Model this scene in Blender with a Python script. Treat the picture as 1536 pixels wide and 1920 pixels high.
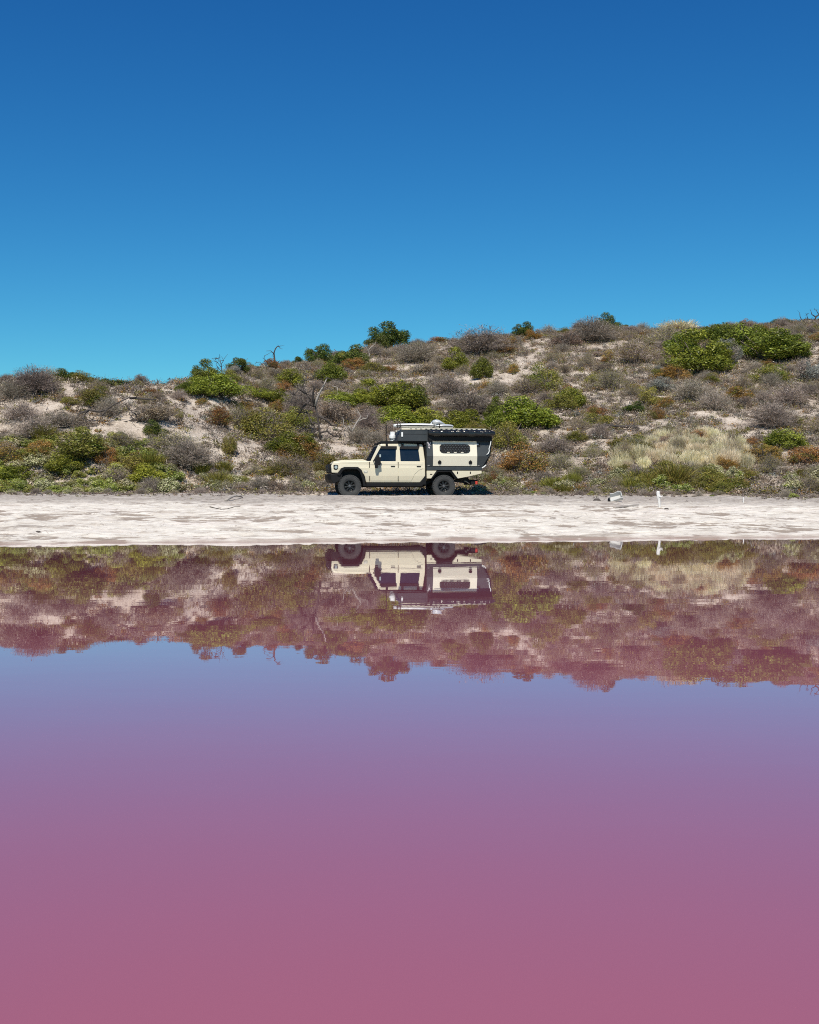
import bpy, bmesh, math, random
import numpy as np
from mathutils import Vector, Matrix
R = math.radians
for o in list(bpy.data.objects): bpy.data.objects.remove(o)
S = bpy.context.scene
COL = S.collection

# ------------------------------------------------------------------ camera
F, HZ, CX, H = 2200.0, 921.0, 768.0, 1.0          # focal length / horizon in photo pixels, eye height (m)
cam = bpy.data.cameras.new('camera'); camo = bpy.data.objects.new('camera', cam); COL.objects.link(camo)
cam.sensor_fit = 'HORIZONTAL'; cam.sensor_width = 36.0; cam.lens = 36.0 * F / 1536.0
cam.shift_y = (HZ - 960.0) / 1536.0
cam.clip_start = 0.1; cam.clip_end = 3000
camo.location = (0, 0, H); camo.rotation_euler = (R(90), 0, 0)
S.camera = camo
# ------------------------------------------------------------------ sky and sun
SUN_EL, SUN_AZ = 51.0, 6.0       # sun behind the camera, a little to its left
w = bpy.data.worlds.new('World'); S.world = w; w.use_nodes = True
nt = w.node_tree; nt.nodes.clear()
sky = nt.nodes.new('ShaderNodeTexSky'); sky.sky_type = 'NISHITA'; sky.sun_disc = False
sky.sun_elevation = R(SUN_EL); sky.sun_rotation = R(180 + SUN_AZ)
sky.altitude = 0; sky.air_density = 1.0; sky.dust_density = 0.0; sky.ozone_density = 3.0
# one even colour grade of the whole sky (the photograph's sky is deep and saturated)
sc_ = nt.nodes.new('ShaderNodeSeparateColor'); cc_ = nt.nodes.new('ShaderNodeCombineColor'); nt.links.new(sky.outputs[0], sc_.inputs[0])
for ch, (a_, p_) in enumerate(((.47, 1.72), (.92, 1.36), (.95, 1.0))):
    m0 = nt.nodes.new('ShaderNodeMath'); m0.operation = 'MULTIPLY'; m0.inputs[1].default_value = .1; nt.links.new(sc_.outputs[ch], m0.inputs[0])
    m1 = nt.nodes.new('ShaderNodeMath'); m1.operation = 'POWER'; m1.inputs[1].default_value = p_; nt.links.new(m0.outputs[0], m1.inputs[0])
    m2 = nt.nodes.new('ShaderNodeMath'); m2.operation = 'MULTIPLY'; m2.inputs[1].default_value = a_ * 10; nt.links.new(m1.outputs[0], m2.inputs[0])
    nt.links.new(m2.outputs[0], cc_.inputs[ch])
bg = nt.nodes.new('ShaderNodeBackground'); bg.inputs['Strength'].default_value = 0.10
wo = nt.nodes.new('ShaderNodeOutputWorld')
nt.links.new(cc_.outputs[0], bg.inputs['Color']); nt.links.new(bg.outputs[0], wo.inputs['Surface'])
sl = bpy.data.lights.new('sun', 'SUN'); sl.energy = 5.0; sl.angle = R(0.5); sl.color = (1.0, 0.93, 0.81)
so = bpy.data.objects.new('sun', sl); COL.objects.link(so)
sd = Vector((-math.sin(R(SUN_AZ)) * math.cos(R(SUN_EL)), -math.cos(R(SUN_AZ)) * math.cos(R(SUN_EL)), math.sin(R(SUN_EL))))
so.rotation_euler = sd.to_track_quat('Z', 'Y').to_euler(); so.location = sd * 60
vs = S.view_settings; vs.view_transform = 'Standard'; vs.look = 'None'; vs.exposure = 0.0; vs.gamma = 1.0
S.render.engine = 'CYCLES'
S.cycles.filter_width = 1.05; S.cycles.use_denoising = False; S.cycles.adaptive_threshold = .015; S.cycles.sample_clamp_indirect = 6

rng = np.random.default_rng(7); random.seed(7)
# ------------------------------------------------------------------ helpers
def tag(o, label, cat, group=None, kind=None):
    if label: o['label'] = label
    if cat: o['category'] = cat
    if group: o['group'] = group
    if kind: o['kind'] = kind
    return o
def empty(name, loc, rz=0.0):
    o = bpy.data.objects.new(name, None); COL.objects.link(o)
    o.location = loc; o.rotation_euler = (0, 0, rz); o.empty_display_size = 0.2
    return o
def hash2(ix, iy, seed):
    h = (ix.astype(np.int64) * 374761393 + iy.astype(np.int64) * 668265263 + seed * 974711) & 0xffffffff
    h = ((h ^ (h >> 13)) * 1274126177) & 0xffffffff
    return ((h ^ (h >> 16)) & 0xffffff) / float(0xffffff)
def vn(x, y, seed=0):
    x = np.asarray(x, float); y = np.asarray(y, float)
    ix = np.floor(x); iy = np.floor(y); fx = x - ix; fy = y - iy
    fx = fx * fx * (3 - 2 * fx); fy = fy * fy * (3 - 2 * fy)
    a = hash2(ix, iy, seed); b = hash2(ix + 1, iy, seed); c = hash2(ix, iy + 1, seed); d = hash2(ix + 1, iy + 1, seed)
    return (a + (b - a) * fx) * (1 - fy) + (c + (d - c) * fx) * fy          # 0..1
def fbm(x, y, seed=0, oct=4):
    s = 0; a = 1; t = 0
    for k in range(oct):
        s = s + a * vn(x * 2 ** k + 17.3 * k, y * 2 ** k - 9.1 * k, seed + k); t += a; a *= .5
    return s / t
def sstep(a, b, x):
    t = np.clip((x - a) / (b - a), 0, 1); return t * t * (3 - 2 * t)
def np_mesh(name, verts, quads, mat, colors=None, smooth=False):
    me = bpy.data.meshes.new(name); nv = len(verts); nf, k = quads.shape
    me.vertices.add(nv); me.vertices.foreach_set('co', np.ascontiguousarray(verts, np.float32).ravel())
    me.loops.add(nf * k); me.loops.foreach_set('vertex_index', np.ascontiguousarray(quads, np.int32).ravel())
    me.polygons.add(nf); me.polygons.foreach_set('loop_start', np.arange(0, nf * k, k, dtype=np.int32))
    try: me.polygons.foreach_set('loop_total', np.full(nf, k, np.int32))
    except Exception: pass
    if smooth: me.polygons.foreach_set('use_smooth', np.ones(nf, bool))
    if colors is not None:
        at = me.attributes.new('leaf_colour', 'FLOAT_COLOR', 'FACE')
        at.data.foreach_set('color', np.concatenate([colors, np.ones((nf, 1))], 1).astype(np.float32).ravel())
    me.update(calc_edges=True); me.materials.append(mat)
    return me
def link(name, me, parent=None):
    o = bpy.data.objects.new(name, me); COL.objects.link(o); o.parent = parent; return o

# ------------------------------------------------------------------ materials
def newmat(name):
    m = bpy.data.materials.new(name); m.use_nodes = True
    return m, m.node_tree, m.node_tree.nodes['Principled BSDF']
def node(nt, typ, **kw):
    n = nt.nodes.new(typ)
    for k, v in kw.items():
        if k in n.inputs: n.inputs[k].default_value = v
        else: setattr(n, k, v)
    return n
def ramp(nt, fac, stops):
    r = nt.nodes.new('ShaderNodeValToRGB'); e = r.color_ramp.elements
    while len(e) < len(stops): e.new(0.5)
    for el, (p, c) in zip(e, stops):
        el.position = p; el.color = (c[0], c[1], c[2], 1) if hasattr(c, '__len__') else (c, c, c, 1)
    nt.links.new(fac, r.inputs[0]); return r.outputs[0]
def mix(nt, fac, a, b):
    m = nt.nodes.new('ShaderNodeMix'); m.data_type = 'RGBA'
    for sock, v in ((m.inputs[0], fac), (m.inputs[6], a), (m.inputs[7], b)):
        if isinstance(v, bpy.types.NodeSocket): nt.links.new(v, sock)
        elif hasattr(v, '__len__'): sock.default_value = (v[0], v[1], v[2], 1)
        else: sock.default_value = v
    return m.outputs[2]
def math_(nt, op, a, b=0.0, clamp=False):
    m = nt.nodes.new('ShaderNodeMath'); m.operation = op; m.use_clamp = clamp
    for i, v in enumerate((a, b)):
        if isinstance(v, bpy.types.NodeSocket): nt.links.new(v, m.inputs[i])
        else: m.inputs[i].default_value = v
    return m.outputs[0]
def coords(nt, scale=(1, 1, 1)):
    t = nt.nodes.new('ShaderNodeTexCoord'); mp = nt.nodes.new('ShaderNodeMapping')
    mp.inputs['Scale'].default_value = scale; nt.links.new(t.outputs['Object'], mp.inputs[0]); return mp.outputs[0]
def noise(nt, vec, scale, detail=4, rough=.55, dist=0):
    n = nt.nodes.new('ShaderNodeTexNoise'); n.inputs['Scale'].default_value = scale
    n.inputs['Detail'].default_value = detail; n.inputs['Roughness'].default_value = rough; n.inputs['Distortion'].default_value = dist
    nt.links.new(vec, n.inputs['Vector']); return n.outputs['Fac']
def bump(nt, h, strength, dist, bsdf):
    b = nt.nodes.new('ShaderNodeBump'); b.inputs['Strength'].default_value = strength; b.inputs['Distance'].default_value = dist
    nt.links.new(h, b.inputs['Height']); nt.links.new(b.outputs[0], bsdf.inputs['Normal'])
def plain(name, col, rough=.5, metal=0.0, dust=.25, dustcol=(.36, .32, .27), scale=3.0, bmp=0.0, spec=.5, grime=0.0):
    m, nt, b = newmat(name); v = coords(nt)
    f = noise(nt, v, scale, 6, .65)
    fac = math_(nt, 'MULTIPLY', ramp(nt, f, [(.35, 0), (.75, 1)]), dust)
    if grime:      # road dust on the sills, thinning upward
        sx = nt.nodes.new('ShaderNodeSeparateXYZ'); nt.links.new(v, sx.inputs[0])
        low = math_(nt, 'DIVIDE', math_(nt, 'SUBTRACT', 1.05, sx.outputs['Z']), .55, True)
        fac = math_(nt, 'ADD', fac, math_(nt, 'MULTIPLY', math_(nt, 'MULTIPLY', low, ramp(nt, noise(nt, v, 7, 6, .7), [(.3, .2), (.7, 1)])), grime), True)
    c = mix(nt, fac, col, dustcol); nt.links.new(c, b.inputs['Base Color'])
    b.inputs['Roughness'].default_value = rough; b.inputs['Metallic'].default_value = metal
    b.inputs['Specular IOR Level'].default_value = spec
    rr = math_(nt, 'ADD', math_(nt, 'MULTIPLY', fac, .5), rough, True); nt.links.new(rr, b.inputs['Roughness'])
    if bmp: bump(nt, noise(nt, v, scale * 12, 3), .4, bmp, b)
    return m
M = {}
M['cream'] = plain('cream_paint', (.64, .585, .44), .30, 0, .16, (.50, .44, .34), 2.2, grime=.6)
M['creamlite'] = plain('cream_powdercoat', (.71, .665, .54), .45, 0, .15, (.55, .5, .42), 2.2)
M['black'] = plain('black_plastic', (.007, .007, .008), .55, 0, .03, (.2, .18, .16), 4, spec=.2)
M['dgrey'] = plain('charcoal_panel', (.034, .041, .046), .45, 0, .08, (.2, .19, .18), 3, spec=.3)
M['pvc'] = plain('black_pvc_bag', (.008, .009, .010), .22, 0, .04, (.22, .2, .18), 5)
M['tyre'] = plain('dusty_tyre_rubber', (.030, .032, .034), .85, 0, .45, (.12, .118, .112), 5, .002)
M['rim'] = plain('black_alloy', (.012, .013, .015), .35, .3, .2, (.15, .14, .13), 6)
M['hub'] = plain('worn_alloy', (.12, .12, .125), .35, .7, .2, (.2, .19, .18), 6)
M['steel'] = plain('galvanised_steel', (.42, .42, .41), .4, .8, .25, (.3, .27, .23), 6)
M['white'] = plain('white_plastic', (.74, .76, .75), .4, 0, .15, (.5, .47, .42), 6)
M['silver'] = plain('silver_board_bag', (.62, .65, .67), .3, .25, .15, (.5, .48, .44), 6)
M['red'] = plain('red_lens', (.5, .035, .02), .25, 0, .05)
M['glass'] = plain('tinted_glass', (.006, .010, .016), .03, 0, .04, (.2, .2, .2), 3, spec=.6)
M['lens'] = plain('clear_lens', (.42, .45, .46), .08, .2, .05)
M['deadwood'] = plain('weathered_dead_wood', (.06, .05, .045), .9, 0, .4, (.12, .10, .09), 3, .006)
M['palewood'] = plain('bleached_wood', (.40, .36, .32), .9, 0, .5, (.24, .21, .18), 3, .006)
M['whitewood'] = plain('white_painted_timber', (.66, .65, .63), .8, 0, .3, (.55, .52, .48), 7, .003)
M['stem'] = plain('shrub_bark', (.13, .10, .08), .9, 0, .4, (.22, .18, .15), 6, .004)
M['foam'] = plain('white_foam', (.50, .50, .48), .8, 0, .35, (.5, .47, .43), 7, .004)

def foliage_mat(name, transl=.25):
    m = bpy.data.materials.new(name); m.use_nodes = True; nt = m.node_tree; nt.nodes.clear()
    a = node(nt, 'ShaderNodeAttribute', attribute_name='leaf_colour')
    oi = nt.nodes.new('ShaderNodeObjectInfo')
    hs = nt.nodes.new('ShaderNodeHueSaturation'); nt.links.new(a.outputs['Color'], hs.inputs['Color'])
    nt.links.new(math_(nt, 'ADD', math_(nt, 'MULTIPLY', oi.outputs['Random'], .55), .85), hs.inputs['Value'])
    rr = math_(nt, 'FRACT', math_(nt, 'MULTIPLY', oi.outputs['Random'], 7.31))
    nt.links.new(math_(nt, 'ADD', math_(nt, 'MULTIPLY', rr, .04), .48), hs.inputs['Hue'])
    d = nt.nodes.new('ShaderNodeBsdfDiffuse'); t = nt.nodes.new('ShaderNodeBsdfTranslucent'); g = nt.nodes.new('ShaderNodeBsdfGlossy')
    g.inputs['Roughness'].default_value = .45
    for s in (d, t): nt.links.new(hs.outputs[0], s.inputs['Color'])
    mx = nt.nodes.new('ShaderNodeMixShader'); mx.inputs[0].default_value = transl
    nt.links.new(d.outputs[0], mx.inputs[1]); nt.links.new(t.outputs[0], mx.inputs[2])
    m2 = nt.nodes.new('ShaderNodeMixShader'); m2.inputs[0].default_value = .025
    nt.links.new(mx.outputs[0], m2.inputs[1]); nt.links.new(g.outputs[0], m2.inputs[2])
    o = nt.nodes.new('ShaderNodeOutputMaterial'); nt.links.new(m2.outputs[0], o.inputs[0])
    return m
M['leaf'] = foliage_mat('leaves'); M['twig'] = foliage_mat('dry_twigs', .1)

def salt_mat():
    m, nt, b = newmat('salt_crust'); v = coords(nt)
    sx = nt.nodes.new('ShaderNodeSeparateXYZ'); nt.links.new(v, sx.inputs[0])
    st = coords(nt, (.45, .9, 1)); st2 = coords(nt, (1.3, 1.8, 1))
    n1 = noise(nt, st, 1.0, 7, .62, .6); n2 = noise(nt, st2, 1.3, 6, .65, .4); n3 = noise(nt, v, 9, 5, .7); n4 = noise(nt, v, .35, 3)
    # height up the beach: white crust low down, grey silt higher
    y = math_(nt, 'SUBTRACT', sx.outputs['Y'], math_(nt, 'MULTIPLY', sx.outputs['X'], .10))
    y = math_(nt, 'ADD', y, math_(nt, 'MULTIPLY', math_(nt, 'SUBTRACT', n1, .5), 9.0))
    gfac = math_(nt, 'DIVIDE', math_(nt, 'SUBTRACT', y, 36.6), 3.6, True)
    n5 = noise(nt, coords(nt, (.55, .42, 1)), 1.0, 9, .68, .5); n6 = noise(nt, coords(nt, (1.6, .8, 1)), 2.6, 7, .72, .4)
    salt = ramp(nt, n2, [(.30, (.46, .40, .335)), (.42, (.64, .585, .50)), (.58, (.79, .74, .65))])
    pink = ramp(nt, n4, [(.52, 0), (.72, .25)])
    salt = mix(nt, pink, salt, (.86, .73, .67))
    streak = ramp(nt, n1, [(.33, 1), (.38, .6), (.41, 0)])
    salt = mix(nt, math_(nt, 'MULTIPLY', streak, .7), salt, (.36, .30, .24))
    salt = mix(nt, ramp(nt, n5, [(.35, .95), (.385, .65), (.41, 0)]), salt, (.30, .25, .205))
    salt = mix(nt, ramp(nt, n6, [(.59, 0), (.64, .75)]), salt, (.33, .28, .23))
    ca = node(nt, 'ShaderNodeAttribute', attribute_name='crust')
    cf = math_(nt, 'ADD', ca.outputs['Fac'], math_(nt, 'ADD', math_(nt, 'MULTIPLY', math_(nt, 'SUBTRACT', n3, .5), .16), math_(nt, 'MULTIPLY', math_(nt, 'SUBTRACT', n6, .5), .22)))
    salt = mix(nt, ramp(nt, cf, [(.385, .95), (.41, .6), (.44, 0)]), salt, (.33, .27, .215))
    we = node(nt, 'ShaderNodeAttribute', attribute_name='wet'); salt = mix(nt, math_(nt, 'MULTIPLY', we.outputs['Fac'], .75), salt, (.36, .27, .22))
    silt = ramp(nt, n3, [(.30, (.25, .215, .18)), (.5, (.41, .365, .315)), (.72, (.54, .49, .43))])
    silt = mix(nt, ramp(nt, n1, [(.56, 0), (.66, .7)]), silt, (.64, .585, .52))
    silt = mix(nt, ramp(nt, n6, [(.54, 0), (.62, .7)]), silt, (.20, .165, .13))
    silt = mix(nt, ramp(nt, n5, [(.56, 0), (.64, .6)]), silt, (.60, .54, .46))
    c = mix(nt, gfac, salt, silt)
    ns = noise(nt, v, 24, 3, .6); c = mix(nt, ramp(nt, ns, [(.64, 0), (.72, .55)]), c, (.22, .19, .165))
    nt.links.new(c, b.inputs['Base Color']); b.inputs['Roughness'].default_value = .85; b.inputs['Specular IOR Level'].default_value = .25
    bump(nt, math_(nt, 'ADD', n3, math_(nt, 'MULTIPLY', n2, 1.5)), .7, .03, b)
    return m
def dune_mat():
    m, nt, b = newmat('dune_sand'); v = coords(nt)
    n1 = noise(nt, v, .55, 6, .62, .3); n2 = noise(nt, v, 5, 6, .7); n3 = noise(nt, v, 16, 4, .65)
    c = ramp(nt, n2, [(.28, (.42, .345, .275)), (.5, (.62, .535, .445)), (.75, (.72, .64, .55))])
    lit = math_(nt, 'MULTIPLY', ramp(nt, n1, [(.40, 0), (.62, 1)]), ramp(nt, n3, [(.40, 0), (.55, 1)]))
    c = mix(nt, math_(nt, 'MULTIPLY', lit, .8), c, (.24, .185, .135))
    nt.links.new(c, b.inputs['Base Color']); b.inputs['Roughness'].default_value = .95; b.inputs['Specular IOR Level'].default_value = .15
    bump(nt, math_(nt, 'ADD', n2, n3), .8, .06, b)
    return m
def water_mat():
    m, nt, b = newmat('pink_brine'); v = coords(nt)
    n = noise(nt, v, .12, 3)
    c = ramp(nt, n, [(.3, (.365, .104, .138)), (.7, (.345, .106, .164))])
    nt.links.new(c, b.inputs['Base Color']); b.inputs['Roughness'].default_value = .0; b.inputs['IOR'].default_value = 1.40
    w1 = noise(nt, coords(nt, (.8, 2.2, 1)), 1.1, 2, .5); w2 = noise(nt, coords(nt, (1, 2.5, 1)), 6.0, 2, .5)
    wind = ramp(nt, noise(nt, coords(nt, (.05, .35, 1)), 1.0, 4, .6), [(.42, .35), (.62, 1.0), (.75, 2.2)])   # catspaws
    h = math_(nt, 'ADD', w1, math_(nt, 'MULTIPLY', w2, math_(nt, 'MULTIPLY', wind, .16)))
    bump(nt, h, 1.0, .0005, b)
    b.inputs['Coat Weight'].default_value = .7; b.inputs['Coat Roughness'].default_value = 0; b.inputs['Coat IOR'].default_value = 1.33
    nt.links.new(b.inputs['Normal'].links[0].from_socket, b.inputs['Coat Normal'])
    return m
M['salt'] = salt_mat(); M['dune'] = dune_mat(); M['water'] = water_mat()

# ------------------------------------------------------------------ terrain
PX = np.array([-400, -150, 0, 60, 120, 180, 230, 300, 340, 400, 450, 520, 600, 680, 760, 850, 960, 1050, 1180, 1300, 1450, 1536, 1700, 2000.])
SK = np.array([720, 706, 710, 708, 711, 717, 721, 724, 722, 708, 699, 690, 679, 659, 649, 641, 631, 625, 619, 617, 612, 606, 602, 610.])
RD = np.array([61, 61, 61, 61, 61, 61, 61, 62, 64, 70, 78, 90, 100, 108, 113, 113, 113, 113, 112, 112, 112, 112, 112, 112.])
FT = np.array([46.5, 46.5, 46.5, 46.5, 46.5, 46.7, 47, 47.4, 47.6, 48, 48.5, 49, 49.5, 49.8, 50, 50, 50, 49.6, 49, 48.6, 48.6, 48.6, 48.6, 48.6])
def shore(X):
    Xc = np.clip(X, -16, 16)
    return 23.75 + .20 * Xc + .5 * (vn(Xc * .35, Xc * 0 + 3.0, 5) - .5) + .22 * (vn(Xc * 1.7, Xc * 0, 6) - .5)
def crust(X, Y):
    c1 = fbm(X * .75 + 1.2 * vn(X * .3, Y * .3, 15), Y * .85, 11, 4); c2 = fbm(X * 3.2, Y * 2.6, 21, 4)
    return .085 * (c1 - .5) + .12 * (c2 - .5), c1, c2
def zf(X, Y):
    X = np.asarray(X, float); Y = np.asarray(Y, float)
    px = np.clip(CX + F * X / np.maximum(Y, 12.0), -400, 2000)
    s = np.interp(px, PX, SK); rd = np.interp(px, PX, RD); ft = np.interp(px, PX, FT)
    d = Y - shore(X)
    zb = np.where(d < 0, np.maximum(d * .05, -.7), .80 * np.minimum(d / 20.5, 1) + .03 * sstep(0, .4, d) + np.maximum(d - 20.5, 0) * .03)
    # crusted relief of the shore: low ledges that run along the water
    rel = crust(X, Y)[0]
    zb = zb + rel * sstep(.05, 1.2, d) * (1 - .5 * sstep(16, 19, d))
    # salt islets at the water's edge
    for ix, iy, ra, rb, hh in ((5.75, 22.9, .55, .22, .05), (5.15, 23.15, .25, .1, .03), (6.2, 24.6, .5, .2, .03)):
        zb = zb + (hh + .03) * np.exp(-(((X - ix) / ra) ** 2 + ((Y - iy) / rb) ** 2))
    # wheel track the vehicle stands in, with a low lip in front of it
    tr = np.exp(-((Y - 46.2 - .14 * X) / 1.5) ** 4) * np.exp(-((X + .2) / 4.5) ** 6)
    zb = zb * (1 - tr) + .765 * tr
    zb = zb + .045 * np.exp(-((Y - 43.3 - .14 * X) / .8) ** 2) * np.exp(-((X + .2) / 6.5) ** 4)
    zft = 0.96
    yf = HZ - (zft - H) / ft * F
    t = np.clip((Y - ft) / (rd - ft), 0, 1)
    yp = yf + (s - yf) * (1 - (1 - t) ** 1.7)
    Yc = np.minimum(Y, rd)
    zd = H + (HZ - yp) / F * Yc
    zd = zd - .10 * np.maximum(Y - rd, 0); zd = np.where(Y > rd, np.maximum(zd, 2.0), zd)
    zd = zd + (.55 * (fbm(X * .22, Y * .22, 31, 3) - .5) + .22 * (fbm(X * .9, Y * .9, 41, 3) - .5)) * sstep(0, 5, Y - ft)
    k = sstep(-1.0, 2.5, Y - ft)
    return zb * (1 - k) + np.maximum(zd, zb) * k
def ax(parts):
    out = []
    for a, b, st in parts: out.append(np.arange(a, b - 1e-6, st))
    return np.concatenate(out)
XS = np.concatenate([ax([(-900, -100, 80), (-100, -45, 4), (-45, -19, .45), (-19, 19, .115), (19, 45, .45), (45, 100, 4), (100, 900, 80)]), [900.]])
YS1 = np.concatenate([ax([(-120, 0, 15), (0, 20, 1.0), (20, 46, .09)]), ]); YS2 = np.concatenate([[YS1[-1]], ax([(46.1, 66, .16), (66, 125, .4), (125, 200, 5), (200, 1400, 100)])])
def sheet(name, ys, mat):
    X, Y = np.meshgrid(XS, ys); Z = zf(X, Y); n, m = X.shape
    v = np.stack([X.ravel(), Y.ravel(), Z.ravel()], 1)
    i = np.arange(n * m).reshape(n, m)
    q = np.stack([i[:-1, :-1], i[:-1, 1:], i[1:, 1:], i[1:, :-1]], -1).reshape(-1, 4)
    me = np_mesh(name, v, q, mat, smooth=True)
    if name == 'salt_flat':       # silt shows where the crust is thin
        _, c1, c2 = crust(X.ravel(), Y.ravel()); at = me.attributes.new('crust', 'FLOAT', 'POINT'); at.data.foreach_set('value', (.5 * c1 + .5 * c2).astype(np.float32))
        dd = Y.ravel() - shore(X.ravel()); at = me.attributes.new('wet', 'FLOAT', 'POINT'); at.data.foreach_set('value', (1 - sstep(.0, .55, dd + .9 * (c2 - .5))).astype(np.float32))
    o = link(name, me); o['kind'] = 'structure'; return o
sheet('salt_flat', YS1, M['salt']); sheet('dune', YS2, M['dune'])
wv = np.array([[-900, -120, 0], [900, -120, 0], [900, 44, 0], [-900, 44, 0.]])
wat = link('water', np_mesh('water', wv, np.array([[0, 1, 2, 3]]), M['water'])); wat['kind'] = 'structure'
lk = np.array([[-900, -120, -.75], [900, -120, -.75], [900, 44, -.75], [-900, 44, -.75]])

def ground_at(px, py):
    Ys = np.arange(24.5, 125, .08); X = (px - CX) / F * Ys; z = zf(X, Ys)
    yp = HZ - (z - H) / Ys * F
    i = np.where(yp <= py)[0]
    if len(i) == 0: i = [int(np.argmin(yp))]
    i = i[0]; return float(X[i]), float(Ys[i]), float(z[i])
def proj(X, Y, Z): return CX + F * X / Y, HZ - (Z - H) / Y * F

# ------------------------------------------------------------------ mesh builder
class MB:
    def __init__(s): s.v = []; s.f = []
    def add(s, v, f):
        n = len(s.v); s.v += [tuple(p) for p in v]; s.f += [tuple(i + n for i in q) for q in f]; return s
    def box(s, x0, x1, y0, y1, z0, z1):
        return s.add([(x, y, z) for z in (z0, z1) for y in (y0, y1) for x in (x0, x1)],
                     [(0, 2, 3, 1), (4, 5, 7, 6), (0, 1, 5, 4), (2, 6, 7, 3), (0, 4, 6, 2), (1, 3, 7, 5)])
    def prism(s, poly, y0, y1):            # poly in (x, z), extruded along y
        n = len(poly); a = sum(poly[i][0] * poly[(i + 1) % n][1] - poly[(i + 1) % n][0] * poly[i][1] for i in range(n))
        if a < 0: poly = poly[::-1]
        v = [(x, y0, z) for x, z in poly] + [(x, y1, z) for x, z in poly]
        f = [tuple(range(n)), tuple(range(2 * n - 1, n - 1, -1))]
        f += [(i, i + n, (i + 1) % n + n, (i + 1) % n) for i in range(n)]
        return s.add(v, f)
    def tube(s, pts, rad, n=6):
        pts = [Vector(p) for p in pts]; rad = rad if hasattr(rad, '__len__') else [rad] * len(pts); v = []; f = []
        up = Vector((.13, .31, .94))
        for i, p in enumerate(pts):
            t = (pts[min(i + 1, len(pts) - 1)] - pts[max(i - 1, 0)]).normalized()
            a = t.cross(up)
            if a.length < .1: a = t.cross(Vector((1, 0, 0)))
            a.normalize(); b = t.cross(a)
            for k in range(n):
                an = 2 * math.pi * k / n; v.append(p + (a * math.cos(an) + b * math.sin(an)) * rad[i])
        for i in range(len(pts) - 1):
            for k in range(n):
                f.append((i * n + k, i * n + (k + 1) % n, (i + 1) * n + (k + 1) % n, (i + 1) * n + k))
        f.append(tuple(range(n - 1, -1, -1))); f.append(tuple((len(pts) - 1) * n + k for k in range(n)))
        return s.add(v, f)
    def lathe(s, prof, c, axis='y', n=32, sgn=1, caps=True):   # prof list of (radius, offset along axis)
        v = []; f = []
        for r, o in prof:
            for k in range(n):
                a = 2 * math.pi * k / n; ca, sa = r * math.cos(a), r * math.sin(a)
                p = {'y': (ca, o * sgn, sa), 'z': (ca, sa, o), 'x': (o * sgn, ca, sa)}[axis]
                v.append((c[0] + p[0], c[1] + p[1], c[2] + p[2]))
        for i in range(len(prof) - 1):
            for k in range(n): f.append((i * n + k, i * n + (k + 1) % n, (i + 1) * n + (k + 1) % n, (i + 1) * n + k))
        if caps: f.append(tuple(range(n))); f.append(tuple((len(prof) - 1) * n + k for k in range(n - 1, -1, -1)))
        return s.add(v, f)
    def loft(s, rings):
        n = len(rings[0]); v = [p for r in rings for p in r]; f = []
        for i in range(len(rings) - 1):
            for k in range(n): f.append((i * n + k, i * n + (k + 1) % n, (i + 1) * n + (k + 1) % n, (i + 1) * n + k))
        f.append(tuple(range(n - 1, -1, -1))); f.append(tuple((len(rings) - 1) * n + k for k in range(n)))
        return s.add(v, f)
    def build(s, name, mat, parent=None, bevel=0.0, smooth=False, cuts=(), yfun=None, seg=2):
        me = bpy.data.meshes.new(name); me.from_pydata(s.v, [], s.f)
        bm = bmesh.new(); bm.from_mesh(me); bmesh.ops.recalc_face_normals(bm, faces=bm.faces)
        for z in cuts: bmesh.ops.bisect_plane(bm, geom=bm.verts[:] + bm.edges[:] + bm.faces[:], plane_co=(0, 0, z), plane_no=(0, 0, 1))
        if yfun:
            for q in bm.verts: q.co.y = yfun(q.co)
        if smooth:
            for q in bm.faces: q.smooth = True
        bm.to_mesh(me); bm.free(); me.materials.append(mat)
        o = link(name, me, parent)
        if bevel:
            b = o.modifiers.new('bevel', 'BEVEL'); b.width = bevel; b.segments = seg; b.limit_method = 'ANGLE'; b.angle_limit = R(30)
        return o

# ------------------------------------------------------------------ the camper truck
TRUCK = empty('camper_truck', (-2.443, 46.39, .747), R(8))
tag(TRUCK, 'cream four-door four-wheel-drive truck with a charcoal and cream camper body', 'truck')
def LX(u): return (u - 281) / 204.0
def LZ(v): return (696 - v) / 206.0
def PL(pts): return [(LX(u), LZ(v)) for u, v in pts]
def bodyw(co):
    z = co.z; w_ = np.interp(z, [LZ(575), LZ(520), LZ(458), LZ(402)], [.835, .875, .875, .825])
    if co.x < LX(330): w_ -= .05 * min(1, (LX(330) - co.x) / .8)
    return co.y * w_
bcuts = (LZ(520), LZ(458))
body = MB().prism(PL([(140, 497), (135, 440), (150, 414), (210, 406), (440, 402), (886, 402), (886, 520), (845, 574), (412, 574), (400, 520), (372, 480), (345, 463), (222, 463), (200, 482), (188, 499)]), -1, 1).build('cab_body', M['cream'], TRUCK, .025, cuts=bcuts, yfun=bodyw)
MB().prism(PL([(150, 418), (156, 404), (226, 393), (392, 387), (424, 399), (436, 403), (436, 416)]), -.64, .64).build('bonnet', M['cream'], TRUCK, .045, seg=3)
MB().prism(PL([(190, 466), (400, 466), (400, 600), (330, 610), (200, 590)]), -.55, .55).build('engine_bay', M['black'], TRUCK)
MB().prism(PL([(400, 574), (1330, 548), (1330, 585), (1100, 560), (960, 560), (880, 612), (400, 612)]), -.45, .45).build('chassis', M['black'], TRUCK)
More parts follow.
